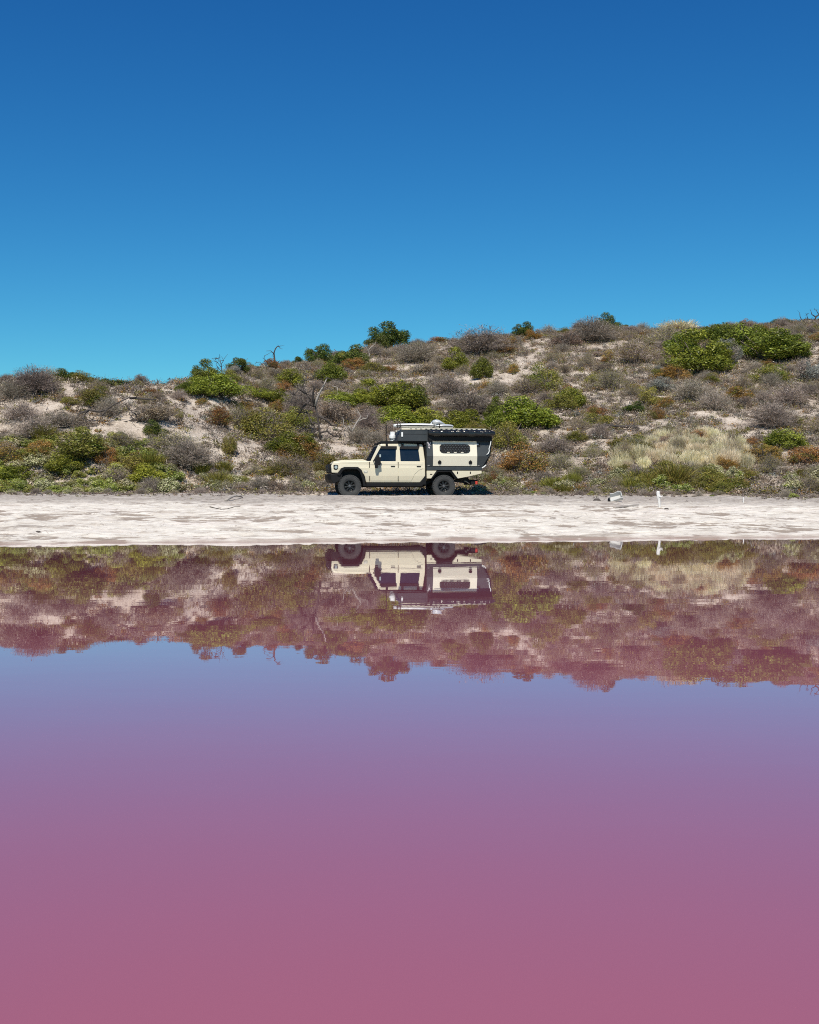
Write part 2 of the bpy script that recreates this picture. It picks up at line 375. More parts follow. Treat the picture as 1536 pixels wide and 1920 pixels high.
# grille, bumper, lights
g = MB().box(LX(118), LX(142), -.66, .66, LZ(498), LZ(426)).build('grille', M['black'], TRUCK, .015)
for k in range(5): MB().box(LX(114), LX(119), -.56, .56, LZ(488 - 13 * k), LZ(482 - 13 * k)).build('grille_bar', M['dgrey'], g)
rings = []
for y, off in ((-.90, .17), (-.6, .05), (0, 0), (.6, .05), (.90, .17)):
    rings.append([(x + off, y, z) for x, z in PL([(97, 508), (160, 500), (190, 504), (186, 540), (150, 572), (118, 582), (99, 552)])])
bb = MB().loft(rings).build('front_bumper', M['black'], TRUCK, .02)
for sy in (-1, 1):
    hl = MB().loft([[(LX(u + du), sy * y, LZ(v)) for u, v in ((159, 440), (163, 433), (186, 433), (191, 441), (189, 462), (180, 472), (163, 472), (157, 464))] for y, du in ((.55, -14), (.80, -8), (.848, 0))]).build('headlight', M['black'], TRUCK, .006)
    MB().loft([[(LX(173 + 12 * math.cos(a)), sy * y, LZ(452 - 13 * math.sin(a))) for a in np.linspace(0, 2 * math.pi, 14, endpoint=False)] for y in (.845, .856)]).build('lens', M['lens'], hl, .003)
    MB().lathe([(.085, 0), (.085, .01), (.07, .03), (.02, .04)], (LX(119), sy * .52, LZ(452)), 'x', 20, -1).build('front_lens', M['glass'], hl, smooth=True)
    # flares and mud flap
    fl = [(182, 515), (212, 460), (238, 450), (346, 450), (375, 474), (398, 540), (410, 604), (388, 604), (381, 555), (358, 488), (338, 469), (246, 469), (226, 480), (203, 520)]
    MB().prism(PL(fl), sy * .74, sy * .955).build('wheel_arch_flare', M['black'], TRUCK, .012)
    MB().prism(PL([(412, 577), (846, 577), (868, 590), (862, 606), (412, 606)]), sy * .70, sy * .90).build('side_step', M['black'], TRUCK, .012)
    MB().prism(PL([(886, 515), (893, 515), (893, 590), (862, 592), (844, 578)]), sy * .62, sy * .885).build('mud_guard', M['black'], TRUCK, .008)
# doors
fd = [(442, 406), (666, 406), (666, 561), (449, 561), (442, 500)]
rd = [(671, 406), (868, 406), (868, 462), (836, 474), (800, 508), (776, 561), (671, 561)]
for sy in (-1, 1):
    for poly, hu in ((fd, 626), (rd, 834)):
        d = MB().prism(PL(poly), sy * .96, sy * 1.009).build('door', M['cream'], TRUCK, .006, cuts=bcuts, yfun=lambda co: bodyw(co) + (.004 if co.y > 0 else -.004))
        MB().box(LX(hu - 17), LX(hu + 17), sy * .862, sy * .905, LZ(447), LZ(440)).build('door_handle', M['black'], d, .006)
        u0, u1 = poly[0][0] + 3, poly[1][0] - 3
        MB().box(LX(u0), LX(u1), sy * .858, sy * .866, LZ(434), LZ(431)).build('waist_groove', M['dgrey'], d)
    for u in (439.5, 668.5): MB().box(LX(u - 2.2), LX(u + 2.2), sy * .80, sy * .874, LZ(560), LZ(408)).build('door_gap', M['black'], TRUCK)
    bd = MB().box(LX(394), LX(422), sy * .87, sy * .887, LZ(497), LZ(479)).build('fender_badge', M['steel'], TRUCK, .004)
    MB().box(LX(398), LX(418), sy * .885, sy * .890, LZ(493), LZ(484)).build('badge_plate', M['creamlite'], bd)
# cab upper: pillars, header, glass
YB, YT, ZB, ZT = .822, .715, LZ(404), LZ(268)
def side(u, v, dep, sy):
    z = LZ(v); t = (z - ZB) / (ZT - ZB); return (LX(u), sy * (YB + (YT - YB) * t - dep), z)
def sprism(poly, d0, d1, sy): return MB().loft([[side(u, v, d0, sy) for u, v in poly], [side(u, v, d1, sy) for u, v in poly]])
for sy in (-1, 1):
    for nm, poly in (('door_pillar', [(655, 286), (684, 286), (690, 404), (650, 404)]), ('windscreen_pillar', [(514, 269), (534, 286), (468, 404), (448, 404)]),
                     ('rear_pillar', [(832, 286), (870, 286), (886, 404), (846, 404)]), ('roof_edge', [(516, 268), (868, 268), (870, 287), (540, 287)])):
        sprism(poly, 0, .06, sy).build(nm, M['cream'], TRUCK, .01)
    for nm, poly in (('front_window', [(526, 287), (658, 287), (654, 404), (462, 404)]), ('rear_window', [(682, 287), (836, 287), (850, 404), (688, 404)])):
        w_ = sprism(poly, .022, .034, sy).build(nm, M['glass'], TRUCK)
        a, b2, c, d = poly
        rub = MB()
        for p, q in ((a, b2), (b2, c), (c, d), (d, a)):
            rub.tube([side(p[0], p[1], .018, sy), side(q[0], q[1], .018, sy)], .012, 4)
        rub.build('window_seal', M['black'], w_)
        sprism([(a[0] + 10, 281), (b2[0] + 2, 281), (b2[0] + 1, 303), (a[0] - 1, 303)], -.045, .005, sy).build('weather_shield', M['black'], w_, .004)
    for u in (580, 706, 834):
        MB().prism(PL([(u - 9, 262), (u + 9, 262), (u + 8, 292), (u - 8, 292)]), sy * .70, sy * .765).build('rack_foot', M['black'], TRUCK, .006)
def ring(u, v, y, n=1): return (LX(u), y, LZ(v))
wsr = []
for y, du in ((-1, 0), (-.6, -16), (0, -24), (.6, -16), (1, 0)):
    wsr.append([(LX(448 + du), y * .775, LZ(404)), (LX(514 + du * .55), y * .69, LZ(276)), (LX(526 + du * .55), y * .69, LZ(278)), (LX(460 + du), y * .775, LZ(406))])
ws = MB().loft(wsr).build('windscreen', M['glass'], TRUCK)
for i in range(9):   # black shade mesh over the windscreen, slat by slat
    t = (i + .5) / 9; sr = []
    for y, du in ((-1, 0), (-.6, -16), (0, -24), (.6, -16), (1, 0)):
        u = 448 + 66 * t + du * (1 - .45 * t); v = 404 - 128 * t; yy = y * (.77 - .085 * t)
        sr.append([(LX(u - 6), yy, LZ(v + 5)), (LX(u - 1), yy, LZ(v - 5)), (LX(u + 2), yy, LZ(v - 5)), (LX(u - 2), yy, LZ(v + 5))])
    MB().loft(sr).build('screen_slat', M['black'], ws)
MB().prism(PL([(516, 272), (540, 262), (700, 258), (862, 262), (873, 272)]), -.70, .70).build('cab_roof', M['cream'], TRUCK, .02)
MB().loft([[ring(876, 404, -.80), ring(876, 404, .80), ring(862, 275, .70), ring(862, 275, -.70)], [ring(886, 404, -.80), ring(886, 404, .80), ring(872, 275, .70), ring(872, 275, -.70)]]).build('cab_back', M['cream'], TRUCK)
ms = MB().tube([(LX(470), -.83, LZ(400)), (LX(474), -.98, LZ(396)), (LX(486), -1.06, LZ(420))], .02, 6).build('wing_mirror', M['black'], TRUCK)
MB().prism(PL([(476, 388), (498, 352), (519, 356), (525, 428), (503, 436), (500, 460), (478, 460)]), -1.12, -1.0).build('mirror_shell', M['black'], ms, .015)
MB().box(LX(512), LX(524), -1.125, -1.115, LZ(372), LZ(350)).build('mirror_cap', M['lens'], ms)
MB().prism(PL([(498, 356), (519, 356), (525, 428), (503, 436)]), 1.0, 1.12).build('wing_mirror', M['black'], TRUCK, .015)
# snorkel on the far side
sn = MB().tube([(LX(420), .87, LZ(430)), (LX(452), .86, LZ(398)), (LX(530), .74, LZ(284)), (LX(534), .74, LZ(266))], .045, 8).build('snorkel', M['black'], TRUCK, smooth=True)
MB().lathe([(.05, 0), (.075, .02), (.08, .10), (.05, .13)], (LX(530), .74, LZ(272)), 'z', 14).build('snorkel_head', M['black'], sn)
# front roof rack and its load
rk = MB().box(LX(530), LX(900), -.62, .62, LZ(256), LZ(244))
for k in range(7): rk.box(LX(540 + 50 * k), LX(548 + 50 * k), -.62, .62, LZ(244), LZ(240))
rk = rk.build('roof_rack', M['black'], TRUCK, .005)
MB().prism(PL([(522, 262), (545, 240), (700, 236), (700, 262)]), -.70, -.62).build('wind_deflector', M['black'], rk, .006)
an = MB().tube([(LX(580), -.55, LZ(245)), (LX(580), -.55, LZ(108))], .02, 6).build('antenna', M['black'], rk)
MB().lathe([(.03, 0), (.03, .05)], (LX(580), -.55, LZ(248)), 'z', 8).build('antenna_base', M['black'], an)
bc = MB().lathe([(.05, 0), (.065, .05), (.05, .08), (.10, .12), (.125, .16), (.125, .26), (.09, .30)], (LX(632), -.45, LZ(246)), 'z', 14).build('roof_floodlight', M['white'], rk, smooth=False)
MB().box(LX(615), LX(650), -.53, -.37, LZ(188), LZ(162)).build('floodlight_head', M['white'], bc, .012)
MB().tube([(LX(606), -.53, LZ(215)), (LX(606), -.40, LZ(180))], .015, 6).build('floodlight_bracket', M['steel'], bc)
for k, (u, v) in enumerate(((614, 236), (640, 226), (625, 248))): MB().box(LX(u - 6), LX(u + 6), -.585, -.55, LZ(v + 4), LZ(v - 4)).build('floodlight_clip', M['steel'], bc, .003)
# camper body
KZ = LZ(360)
def campw(co): return co.y * float(np.interp(co.z, [LZ(445), KZ, LZ(232)], [.90, .985, .865]))
ch = MB().prism(PL([(896, 142), (1395, 142), (1424, 200), (1430, 240), (1406, 352), (1352, 446), (896, 446)]), -1, 1).build('camper_shell', M['dgrey'], TRUCK, .012, cuts=(KZ, LZ(232)), yfun=campw)
MB().prism(PL([(666, 236), (676, 196), (694, 151), (905, 146), (905, 240), (668, 240)]), -.90, .90).build('overcab_nose', M['dgrey'], TRUCK, .02)
MB().box(LX(680), LX(897), -.903, .903, LZ(186), LZ(183)).build('nose_seam', M['black'], TRUCK)
MB().prism(PL([(690, 240), (896, 240), (896, 268), (880, 270), (880, 250), (690, 248)]), -.84, .84).build('overcab_floor', M['black'], TRUCK)
MB().box(LX(884), LX(897), -.80, .80, LZ(600), LZ(262)).build('headboard', M['black'], TRUCK)
MB().box(LX(692), LX(706), -.93, -.88, LZ(206), LZ(170)).build('side_lamp', M['white'], TRUCK, .008)
dr = MB().prism(PL([(945, 236), (1303, 236), (1305, 441), (947, 441)]), -1.025, -.97).build('canopy_door', M['creamlite'], TRUCK, .008, cuts=(KZ,), yfun=campw)
def cy(v): return -1.025 * float(np.interp(LZ(v), [LZ(445), KZ, LZ(232)], [.90, .985, .865]))
for u in (1000, 1250):
    lt = MB().lathe([(.075, .0), (.072, .02), (.05, .028)], (LX(u), cy(411) + .004, LZ(411)), 'y', 18, -1).build('latch', M['black'], dr, smooth=False)
    MB().box(LX(u - 4), LX(u + 4), cy(411) - .045, cy(411) - .02, LZ(411), LZ(394)).build('latch_handle', M['black'], lt, .003)
for u in (952, 1118, 1280): MB().box(LX(u - 7), LX(u + 7), cy(236) - .025, cy(236) + .01, LZ(242), LZ(231)).build('hinge', M['white'], dr, .004)
# recovery board on the door: tilted with the panel
def dp(u, v, out): return (LX(u), cy(v) - out, LZ(v))
def dprism(poly, o0, o1): return MB().loft([[dp(u, v, o0) for u, v in poly], [dp(u, v, o1) for u, v in poly]])
rb = dprism([(1000, 283), (1012, 268), (1030, 264), (1215, 264), (1236, 270), (1247, 283), (1247, 315), (1236, 330), (1215, 335), (1030, 335), (1012, 330), (1000, 315)], .002, .03).build('recovery_board', M['black'], dr, .006)
for r_, v in enumerate((276, 291, 306, 321)):
    for k in range(9):
        u = 1030 + 23 * k + (8 if r_ % 2 else 0)
        dprism([(u, v - 4), (u + 14, v - 4), (u + 10, v + 4), (u + 4, v + 4)], .028, .05).build('cleat', M['dgrey'], rb)
for u in (1056, 1112, 1168): dprism([(u, 328), (u + 26, 328), (u + 22, 333), (u + 4, 333)], .03, .036).build('board_slot', M['creamlite'], rb)
for u in (1004, 1236): dprism([(u, 286), (u + 8, 286), (u + 8, 312), (u, 312)], .03, .044).build('grip', M['dgrey'], rb, .003)
# emblem on the shell in front of the door
def sp(u, v, out): return (LX(u), cy(v) / 1.025 - out, LZ(v))
def emb(poly, mat, par): return MB().loft([[sp(u, v, -.002) for u, v in poly], [sp(u, v, .006) for u, v in poly]]).build('emblem', mat, par)
M['emb'] = plain('emblem_print', (.55, .50, .52), .6, 0, .1)
for poly in ([(903, 248), (912, 250), (918, 262), (925, 250), (933, 244), (930, 258), (923, 268), (928, 276), (918, 274), (910, 278), (912, 266), (905, 258)],
             [(908, 288), (916, 282), (922, 288), (920, 300), (914, 296)]): emb(poly, M['emb'], ch)
ou = MB().loft([[sp(u, v, -.002) for u, v in ((1302, 252), (1330, 252), (1332, 285), (1304, 285))], [sp(u, v, .012) for u, v in ((1302, 252), (1330, 252), (1332, 285), (1304, 285))]]).build('power_inlet', M['black'], ch, .004)
MB().loft([[sp(u, v, .01) for u, v in ((1300, 258), (1318, 258), (1318, 268), (1300, 268))], [sp(u, v, .02) for u, v in ((1300, 258), (1318, 258), (1318, 268), (1300, 268))]]).build('inlet_cover', M['steel'], ou)
for u in (912, 1318): MB().loft([[sp(u + a, 436 + b2, o_) for a, b2 in ((-8, -4), (8, -3), (8, 4), (-8, 4))] for o_ in (0, .012)]).build('marker_reflector', M['steel'], ch)
# rails on the camper roof
ra = MB().box(LX(694), LX(1376), -.93, -.88, LZ(146), LZ(137)).build('roof_rail', M['creamlite'], TRUCK, .004)
for k in range(15): MB().box(LX(760 + 41 * k), LX(778 + 41 * k), -.936, -.928, LZ(144), LZ(140)).build('rail_slot', M['black'], ra)
MB().box(LX(694), LX(1372), .86, .90, LZ(151), LZ(137)).build('roof_rail', M['creamlite'], TRUCK, .004)
MB().box(LX(700), LX(1380), -.84, .84, LZ(148), LZ(139)).build('camper_roof', M['creamlite'], TRUCK)
# awning bag
nu, nk = 110, 20; rings = []
for i in range(nu):
    t = i / (nu - 1); u = 906 + 540 * t; e = min(1, 6 * min(t, 1 - t) + .55); ring_ = []
    for k in range(nk):
        a = 2 * math.pi * k / nk
        wr = 1 + (.22 * (float(vn(t * 34 + a * 1.6, a * 1.1, 71)) - .5) + .12 * (float(vn(t * 80 - a * 2, a * 2, 72)) - .5)) * (1 if math.sin(a) > -.3 else .4)
        ring_.append((LX(u), -1.06 - .165 * math.cos(a) * wr * e, LZ(176) + .135 * math.sin(a) * (abs(math.sin(a)) ** -.25 if abs(math.sin(a)) > .05 else 1) * wr * e))
    rings.append(ring_)
aw = MB().loft(rings).build('awning_bag', M['pvc'], TRUCK, smooth=True)
MB().box(LX(908), LX(1424), -1.02, -.84, LZ(238), LZ(165)).build('awning_shade_board', M['black'], aw, .01)  # black backing board standing in for the shade under the awning bag
MB().tube([(LX(1412), -1.0, LZ(196)), (LX(1416), -1.0, LZ(235)), (LX(1412), -1.0, LZ(262)), (LX(1400), -1.01, LZ(300)), (LX(1402), -1.02, LZ(318)), (LX(1394), -1.02, LZ(338)), (LX(1380), -1.02, LZ(348))], .02, 6).build('white_strap', M['white'], TRUCK, smooth=True)
MB().tube([(LX(1345), -.94, LZ(455)), (LX(1362), -.94, LZ(446)), (LX(1378), -.93, LZ(432))], .022, 6).build('grab_handle', M['white'], TRUCK)
MB().prism(PL([(1406, 255), (1430, 240), (1420, 340), (1380, 436), (1352, 446)]), -.86, .86).build('rear_door', M['black'], TRUCK, .01)
# tray and tool boxes
MB().box(LX(896), LX(1344), -.965, .965, LZ(474), LZ(447)).build('tray', M['dgrey'], TRUCK, .01)
for sy in (-1, 1):
    tb = MB().prism(PL([(897, 478), (976, 478), (931, 541), (897, 541)]), sy * .60, sy * .945).build('front_toolbox', M['cream'], TRUCK, .008)
    MB().box(LX(923), LX(941), sy * .94, sy * .953, LZ(511), LZ(504)).build('toolbox_latch', M['black'], tb, .003)
    tb = MB().prism(PL([(1094, 478), (1342, 478), (1342, 500), (1240, 524), (1150, 541), (1143, 541)]), sy * .60, sy * .945).build('rear_toolbox', M['cream'], TRUCK, .008)
    MB().prism(PL([(1090, 478), (1100, 478), (1150, 543), (1138, 543)]), sy * .7, sy * .96).build('arch_trim', M['black'], tb, .004)
    for u in (1145, 1250): MB().box(LX(u - 4), LX(u + 4), sy * .94, sy * .955, LZ(504), LZ(485)).build('toolbox_latch', M['black'], tb, .003)
    MB().prism(PL([(972, 476), (1096, 476), (1140, 540), (1128, 545), (1088, 490), (985, 490), (938, 545), (927, 540)]), sy * .52, sy * .93).build('rear_mudguard', M['black'], TRUCK, .006)
MB().prism(PL([(940, 476), (1130, 476), (1130, 560), (940, 560)]), -.52, .52).build('tray_subframe', M['black'], TRUCK)
# tow bar and rear lights
tw = MB().tube([(LX(1150), 0, LZ(555)), (LX(1220), 0, LZ(560)), (LX(1290), 0, LZ(590))], .05, 8).build('tow_bar', M['black'], TRUCK)
MB().tube([(LX(1222), -.45, LZ(560)), (LX(1240), -.45, LZ(566)), (LX(1262), -.45, LZ(582)), (LX(1280), -.45, LZ(586))], .026, 6).build('recovery_arm', M['palewood'], tw, smooth=True)
MB().box(LX(1180), LX(1250), -.55, .55, LZ(556), LZ(530)).build('rear_crossmember', M['black'], TRUCK, .01)
for sy in (-1, 1):
    tl = MB().box(LX(1262), LX(1304), sy * .50, sy * .80, LZ(590), LZ(566)).build('tail_light', M['black'], TRUCK, .01)
    MB().box(LX(1296), LX(1314), sy * .48, sy * .82, LZ(588), LZ(562)).build('red_lens', M['red'], tl, .01)
    MB().tube([(LX(1240), sy * .55, LZ(540)), (LX(1275), sy * .6, LZ(575))], .025, 6).build('light_bracket', M['black'], tl)
# axles and wheels
for x in (0.0, LX(1037)): MB().tube([(x, -.62, LZ(604)), (x, -.12, LZ(604)), (x, .12, LZ(604)), (x, .62, LZ(604))], [.05, .07, .16, .05], 10).build('axle', M['black'], TRUCK)
def tyre_mesh():
    r = .447; p = MB()
    p.lathe([(.235, -.13), (.30, -.155), (.37, -.16), (.415, -.15), (.436, -.125), (.440, -.06), (.440, .06), (.436, .125), (.415, .15), (.37, .16), (.30, .155), (.235, .13)], (0, 0, 0), 'y', 48, caps=False)
    for k in range(40):
        for row, (y0, y1, sh) in enumerate(((-.165, -.095, 0), (-.085, -.03, .5), (-.02, .03, 0), (.04, .09, .5), (.095, .165, 0))):
            a = 2 * math.pi * (k + sh) / 40; da = .058
            r0 = .405 if row in (0, 4) else .43
            vs_ = [(rr * math.cos(a + s_ * da), y, rr * math.sin(a + s_ * da)) for rr in (r0, r) for y in (y0, y1) for s_ in (-1, 1)]
            p.add(vs_, [(0, 1, 3, 2), (4, 6, 7, 5), (0, 4, 5, 1), (2, 3, 7, 6), (0, 2, 6, 4), (1, 5, 7, 3)])
    return p
TY = RM = HB = SPK = None
for x in (0.0, LX(1037)):
    for sy in (-1, 1):
        c = (x, sy * .765, LZ(604))
        wh = MB().lathe([(.24, -.12), (.235, .03), (.225, .075), (.245, .11), (.235, .125), (.205, .10), (.195, .03), (.06, .02)], (0, 0, 0), 'y', 36, sy).build('wheel', M['rim'], TRUCK, smooth=True) if TY is None or True else None
        wh.location = c
        if TY is None:
            TYo = tyre_mesh().build('tyre', M['tyre'], wh); TY = TYo.data
        else:
            TYo = link('tyre', TY, wh)
        TYo.rotation_euler = (0, random.random() * 3, 0)
        for k in range(8):
            a = 2 * math.pi * k / 8 + .2; s_ = MB()
            ca, sa = math.cos(a), math.sin(a); pts = []
            for rr, hw in ((.05, .022), (.21, .03)):
                for q in (-1, 1): pts.append((rr * ca - q * hw * sa, rr * sa + q * hw * ca))
            s_.loft([[(pts[0][0], sy * y, pts[0][1]), (pts[1][0], sy * y, pts[1][1]), (pts[3][0], sy * y, pts[3][1]), (pts[2][0], sy * y, pts[2][1])] for y in (.035, .075)])
            s_.build('spoke', M['rim'], wh, .004)
        MB().lathe([(.065, .02), (.065, .09), (.05, .115), (.02, .12)], (0, 0, 0), 'y', 18, sy).build('hub_cap', M['hub'], wh, smooth=False)
# surfboards and a bag strapped to the camper roof: things of their own
tcos, tsin = math.cos(R(8)), math.sin(R(8))
def T(u, y, v):
    x = LX(u); return Vector((-2.443 + x * tcos - y * tsin, 46.39 + x * tsin + y * tcos, .747 + LZ(v)))
def board(name, label, u0, u1, y, vb, vt, wid, rocker, mat, smat, strapus):
    o0 = T((u0 + u1) / 2, y, vb); e = empty(name, o0, R(8)); tag(e, label, 'surfboard', 'surfboards strapped on the camper roof')
    L = LX(u1) - LX(u0); hgt = LZ(vt) - LZ(vb); n = 22; k = 14; rg = []; stripe = []
    for i in range(n):
        t = i / (n - 1); pr = max(.05, (math.sin(math.pi * (.03 + .94 * t)) ** .55)); x = -L / 2 + L * t
        zc = hgt * .5 + rocker * (2 * (.4 - t)) ** 2 * (1 if t < .4 else .2)
        if i in (0, n - 1): pr *= .5
        rg.append([(x, wid / 2 * pr * math.cos(a), zc + hgt / 2 * (.4 + .6 * pr) * math.sin(a)) for a in np.linspace(0, 2 * math.pi, k, endpoint=False)])
        stripe.append([(x, wid / 2 * pr * math.cos(a) * 1.012, zc + hgt / 2 * (.4 + .6 * pr) * math.sin(a) * 1.03 ) for a in np.linspace(math.pi * .94, math.pi * 1.10, 4)])
    b_ = MB().loft(rg).build('deck', mat, e, smooth=True)
    st = MB()
    for i in range(1, n - 2): 
        a_, c_ = stripe[i], stripe[i + 1]
        for q in range(3): st.add([a_[q], a_[q + 1], c_[q + 1], c_[q]], [(0, 1, 2, 3)])
    st.build('side_stripe', smat, e)
    for u in strapus:
        x = LX(u) - (LX(u0) + LX(u1)) / 2; t = (x + L / 2) / L; pr = max(.05, math.sin(math.pi * (.03 + .94 * t)) ** .55)
        zc = hgt * .5 + rocker * (2 * (.4 - t)) ** 2 * (1 if t < .4 else .2)
        MB().loft([[(x + dx, wid / 2 * pr * math.cos(a) * 1.03, zc + hgt / 2 * (.4 + .6 * pr) * math.sin(a) * 1.06) for a in np.linspace(0, 2 * math.pi, 16, endpoint=False)] for dx in (-.02, .02)]).build('strap', M['black'], e)
    return e
board('surfboard', 'long white surfboard with dark edge stripe strapped flat on the camper roof', 640, 1010, -.5, 134, 92, .55, .0, M['white'], M['black'], (672, 690, 965))
board('surfboard', 'silver board bag strapped behind the long white surfboard', 950, 1128, -.45, 134, 96, .5, .0, M['silver'], M['dgrey'], (1010,))
rg = []
for i in range(9):
    t = i / 8; pr = max(.08, math.sin(math.pi * t)) ; c0 = T(968, -.5, 104)
    rg.append([((t - .5) * .62, .20 * pr * math.cos(a), .02 + (.085 + .06 * float(vn(t * 6, a, 91))) * pr * (1 + math.sin(a)) * (1.25 - t * .7)) for a in np.linspace(0, 2 * math.pi, 12, endpoint=False)])
bag = MB().loft(rg).build('gear_bag', M['silver'], None, smooth=False); bag.location = T(995, -.5, 104); bag.rotation_euler = (0, R(-6), R(8))
tag(bag, 'crumpled silver gear bag lying on top of the roof boards', 'bag')
sp_ = MB().box(-.012, .012, -.012, .012, 0, .30).build('board_rack_post', M['black'], TRUCK); sp_.location = (LX(955), -.62, LZ(140))

# ------------------------------------------------------------------ plants: prototype meshes (1 m wide, 1 m high)
PAL = {
 'green': [(0.158, 0.179, 0.022), (0.111, 0.137, 0.019), (0.211, 0.226, 0.031), (0.079, 0.1, 0.017)],
 'bright': [(0.276, 0.306, 0.037), (0.199, 0.237, 0.031), (0.342, 0.36, 0.051), (0.144, 0.167, 0.025)],
 'dark': [(0.101, 0.132, 0.024), (0.069, 0.096, 0.02), (0.144, 0.174, 0.033), (0.052, 0.072, 0.017)],
 'olive': [(0.241, 0.213, 0.045), (0.178, 0.161, 0.036), (0.299, 0.253, 0.06), (0.138, 0.115, 0.03), (0.184, 0.196, 0.032)],
 'rust': [(0.345, 0.182, 0.048), (0.276, 0.16, 0.045), (0.402, 0.198, 0.05), (0.218, 0.154, 0.045), (0.184, 0.121, 0.05)],
 'orange': [(.42, .215, .04), (.34, .185, .04), (.29, .20, .045), (.24, .14, .04)],
 'grey': [(.33, .275, .235), (.25, .205, .175), (.40, .34, .29), (.28, .24, .165), (.18, .15, .13)],
 'dgrey': [(0.26, 0.213, 0.18), (0.195, 0.163, 0.138), (0.338, 0.275, 0.234), (0.143, 0.119, 0.102)],
 'bluegrey': [(.28, .29, .25), (.17, .18, .165), (.26, .27, .24)],
 'brown': [(.32, .23, .165), (.25, .18, .13), (.37, .28, .20), (.21, .165, .11)],
 'pale': [(0.69, 0.606, 0.414), (0.575, 0.507, 0.329), (0.483, 0.429, 0.244), (0.759, 0.683, 0.511)],
 'silver': [(0.448, 0.418, 0.25), (0.347, 0.341, 0.17), (0.538, 0.495, 0.33), (0.246, 0.253, 0.1), (0.19, 0.165, 0.09)],
 'samph': [(0.294, 0.329, 0.057), (0.218, 0.26, 0.048), (0.361, 0.383, 0.085), (0.459, 0.425, 0.228), (0.163, 0.191, 0.043)],
 'red': [(.26, .10, .08), (.20, .10, .085), (.25, .15, .12)],
 'yellow': [(.34, .30, .05), (.26, .26, .05), (.20, .20, .05)],
}
def nrm(a): return a / np.maximum(np.linalg.norm(a, axis=1, keepdims=True), 1e-6)
def leaves(P, N, L, W, g, up=.4):
    """diamond leaf quads at P, facing roughly N"""
    n = len(P); N = nrm(N + g.normal(0, .55, (n, 3)))
    T_ = nrm(np.cross(N, g.normal(0, 1, (n, 3)))); T_ = nrm(T_ + np.array([0, 0, up])); B = nrm(np.cross(N, T_))
    L = L * g.uniform(.6, 1.4, (n, 1)); W = W * g.uniform(.6, 1.4, (n, 1))
    v = np.stack([P - T_ * L * .5, P + B * W * .5, P + T_ * L * .5 + N * L * .12, P - B * W * .5], 1)
    return v
def col_of(pal, n, g, jit=.16):
    p = np.array(PAL[pal]); c = p[g.integers(0, len(p), n)]
    return np.clip(c * g.uniform(1 - jit, 1 + jit, (n, 1)), 0, 1)
def ribbons(A, B, W, g):
    d = nrm(B - A); s_ = nrm(np.cross(d, g.normal(0, 1, A.shape))) * W
    return np.stack([A - s_, A + s_, B + s_ * .6, B - s_ * .6], 1)
def crown(g, nclump, n, L, W, flat=.0, spread=.30):
    a = g.uniform(0, 2 * np.pi, nclump); cz = g.uniform(.0, 1, nclump) ** 1.35; sr = np.sqrt(1 - cz ** 2); q = g.uniform(.55, 1.0, nclump)
    C = np.stack([sr * np.cos(a) * (spread + .05) * q, sr * np.sin(a) * (spread + .05) * q, 0.10 + cz * .70 * q * g.uniform(.85, 1.05, nclump)], 1); rad = g.uniform(.11, .19, nclump)
    k = g.choice(nclump, n, p=rad ** 2 / (rad ** 2).sum())
    d = nrm(g.normal(0, 1, (n, 3)) + np.array([0, 0, .35])); m = g.uniform(.55, 1.08, (n, 1))
    P = C[k] + d * rad[k][:, None] * m * np.array([1, 1, 1.15])
    keep = P[:, 2] > .01
    return P[keep], d[keep], C
def bush_mesh(name, pal, seed, nclump=22, n=2400, L=.055, W=.026, up=.4, pal2=None, frac2=0, twigs=0, spread=.30):
    g = np.random.default_rng(seed); P, d, C = crown(g, nclump, n, L, W, spread=spread)
    V = leaves(P, d, L, W, g, up); c = col_of(pal, len(V), g)
    if pal2:
        # a second leaf colour in patches of its own
        f = vn(P[:, 0] * 5 + 3, P[:, 2] * 4 + P[:, 1] * 4, seed) < frac2; c2 = col_of(pal2, len(V), g); c[f] = c2[f]
    if twigs:
        k = g.integers(0, len(P), twigs); B = P[k]; A = B * np.array([.45, .45, .35]) + g.normal(0, .03, (twigs, 3)); A[:, 2] = np.abs(A[:, 2])
        V = np.concatenate([V, ribbons(A, B, .004, g)]); c = np.concatenate([c, col_of('dgrey', twigs, g)])
    nq = len(V)
    return np_mesh(name, V.reshape(-1, 3), np.arange(nq * 4).reshape(nq, 4), M['leaf'], c)
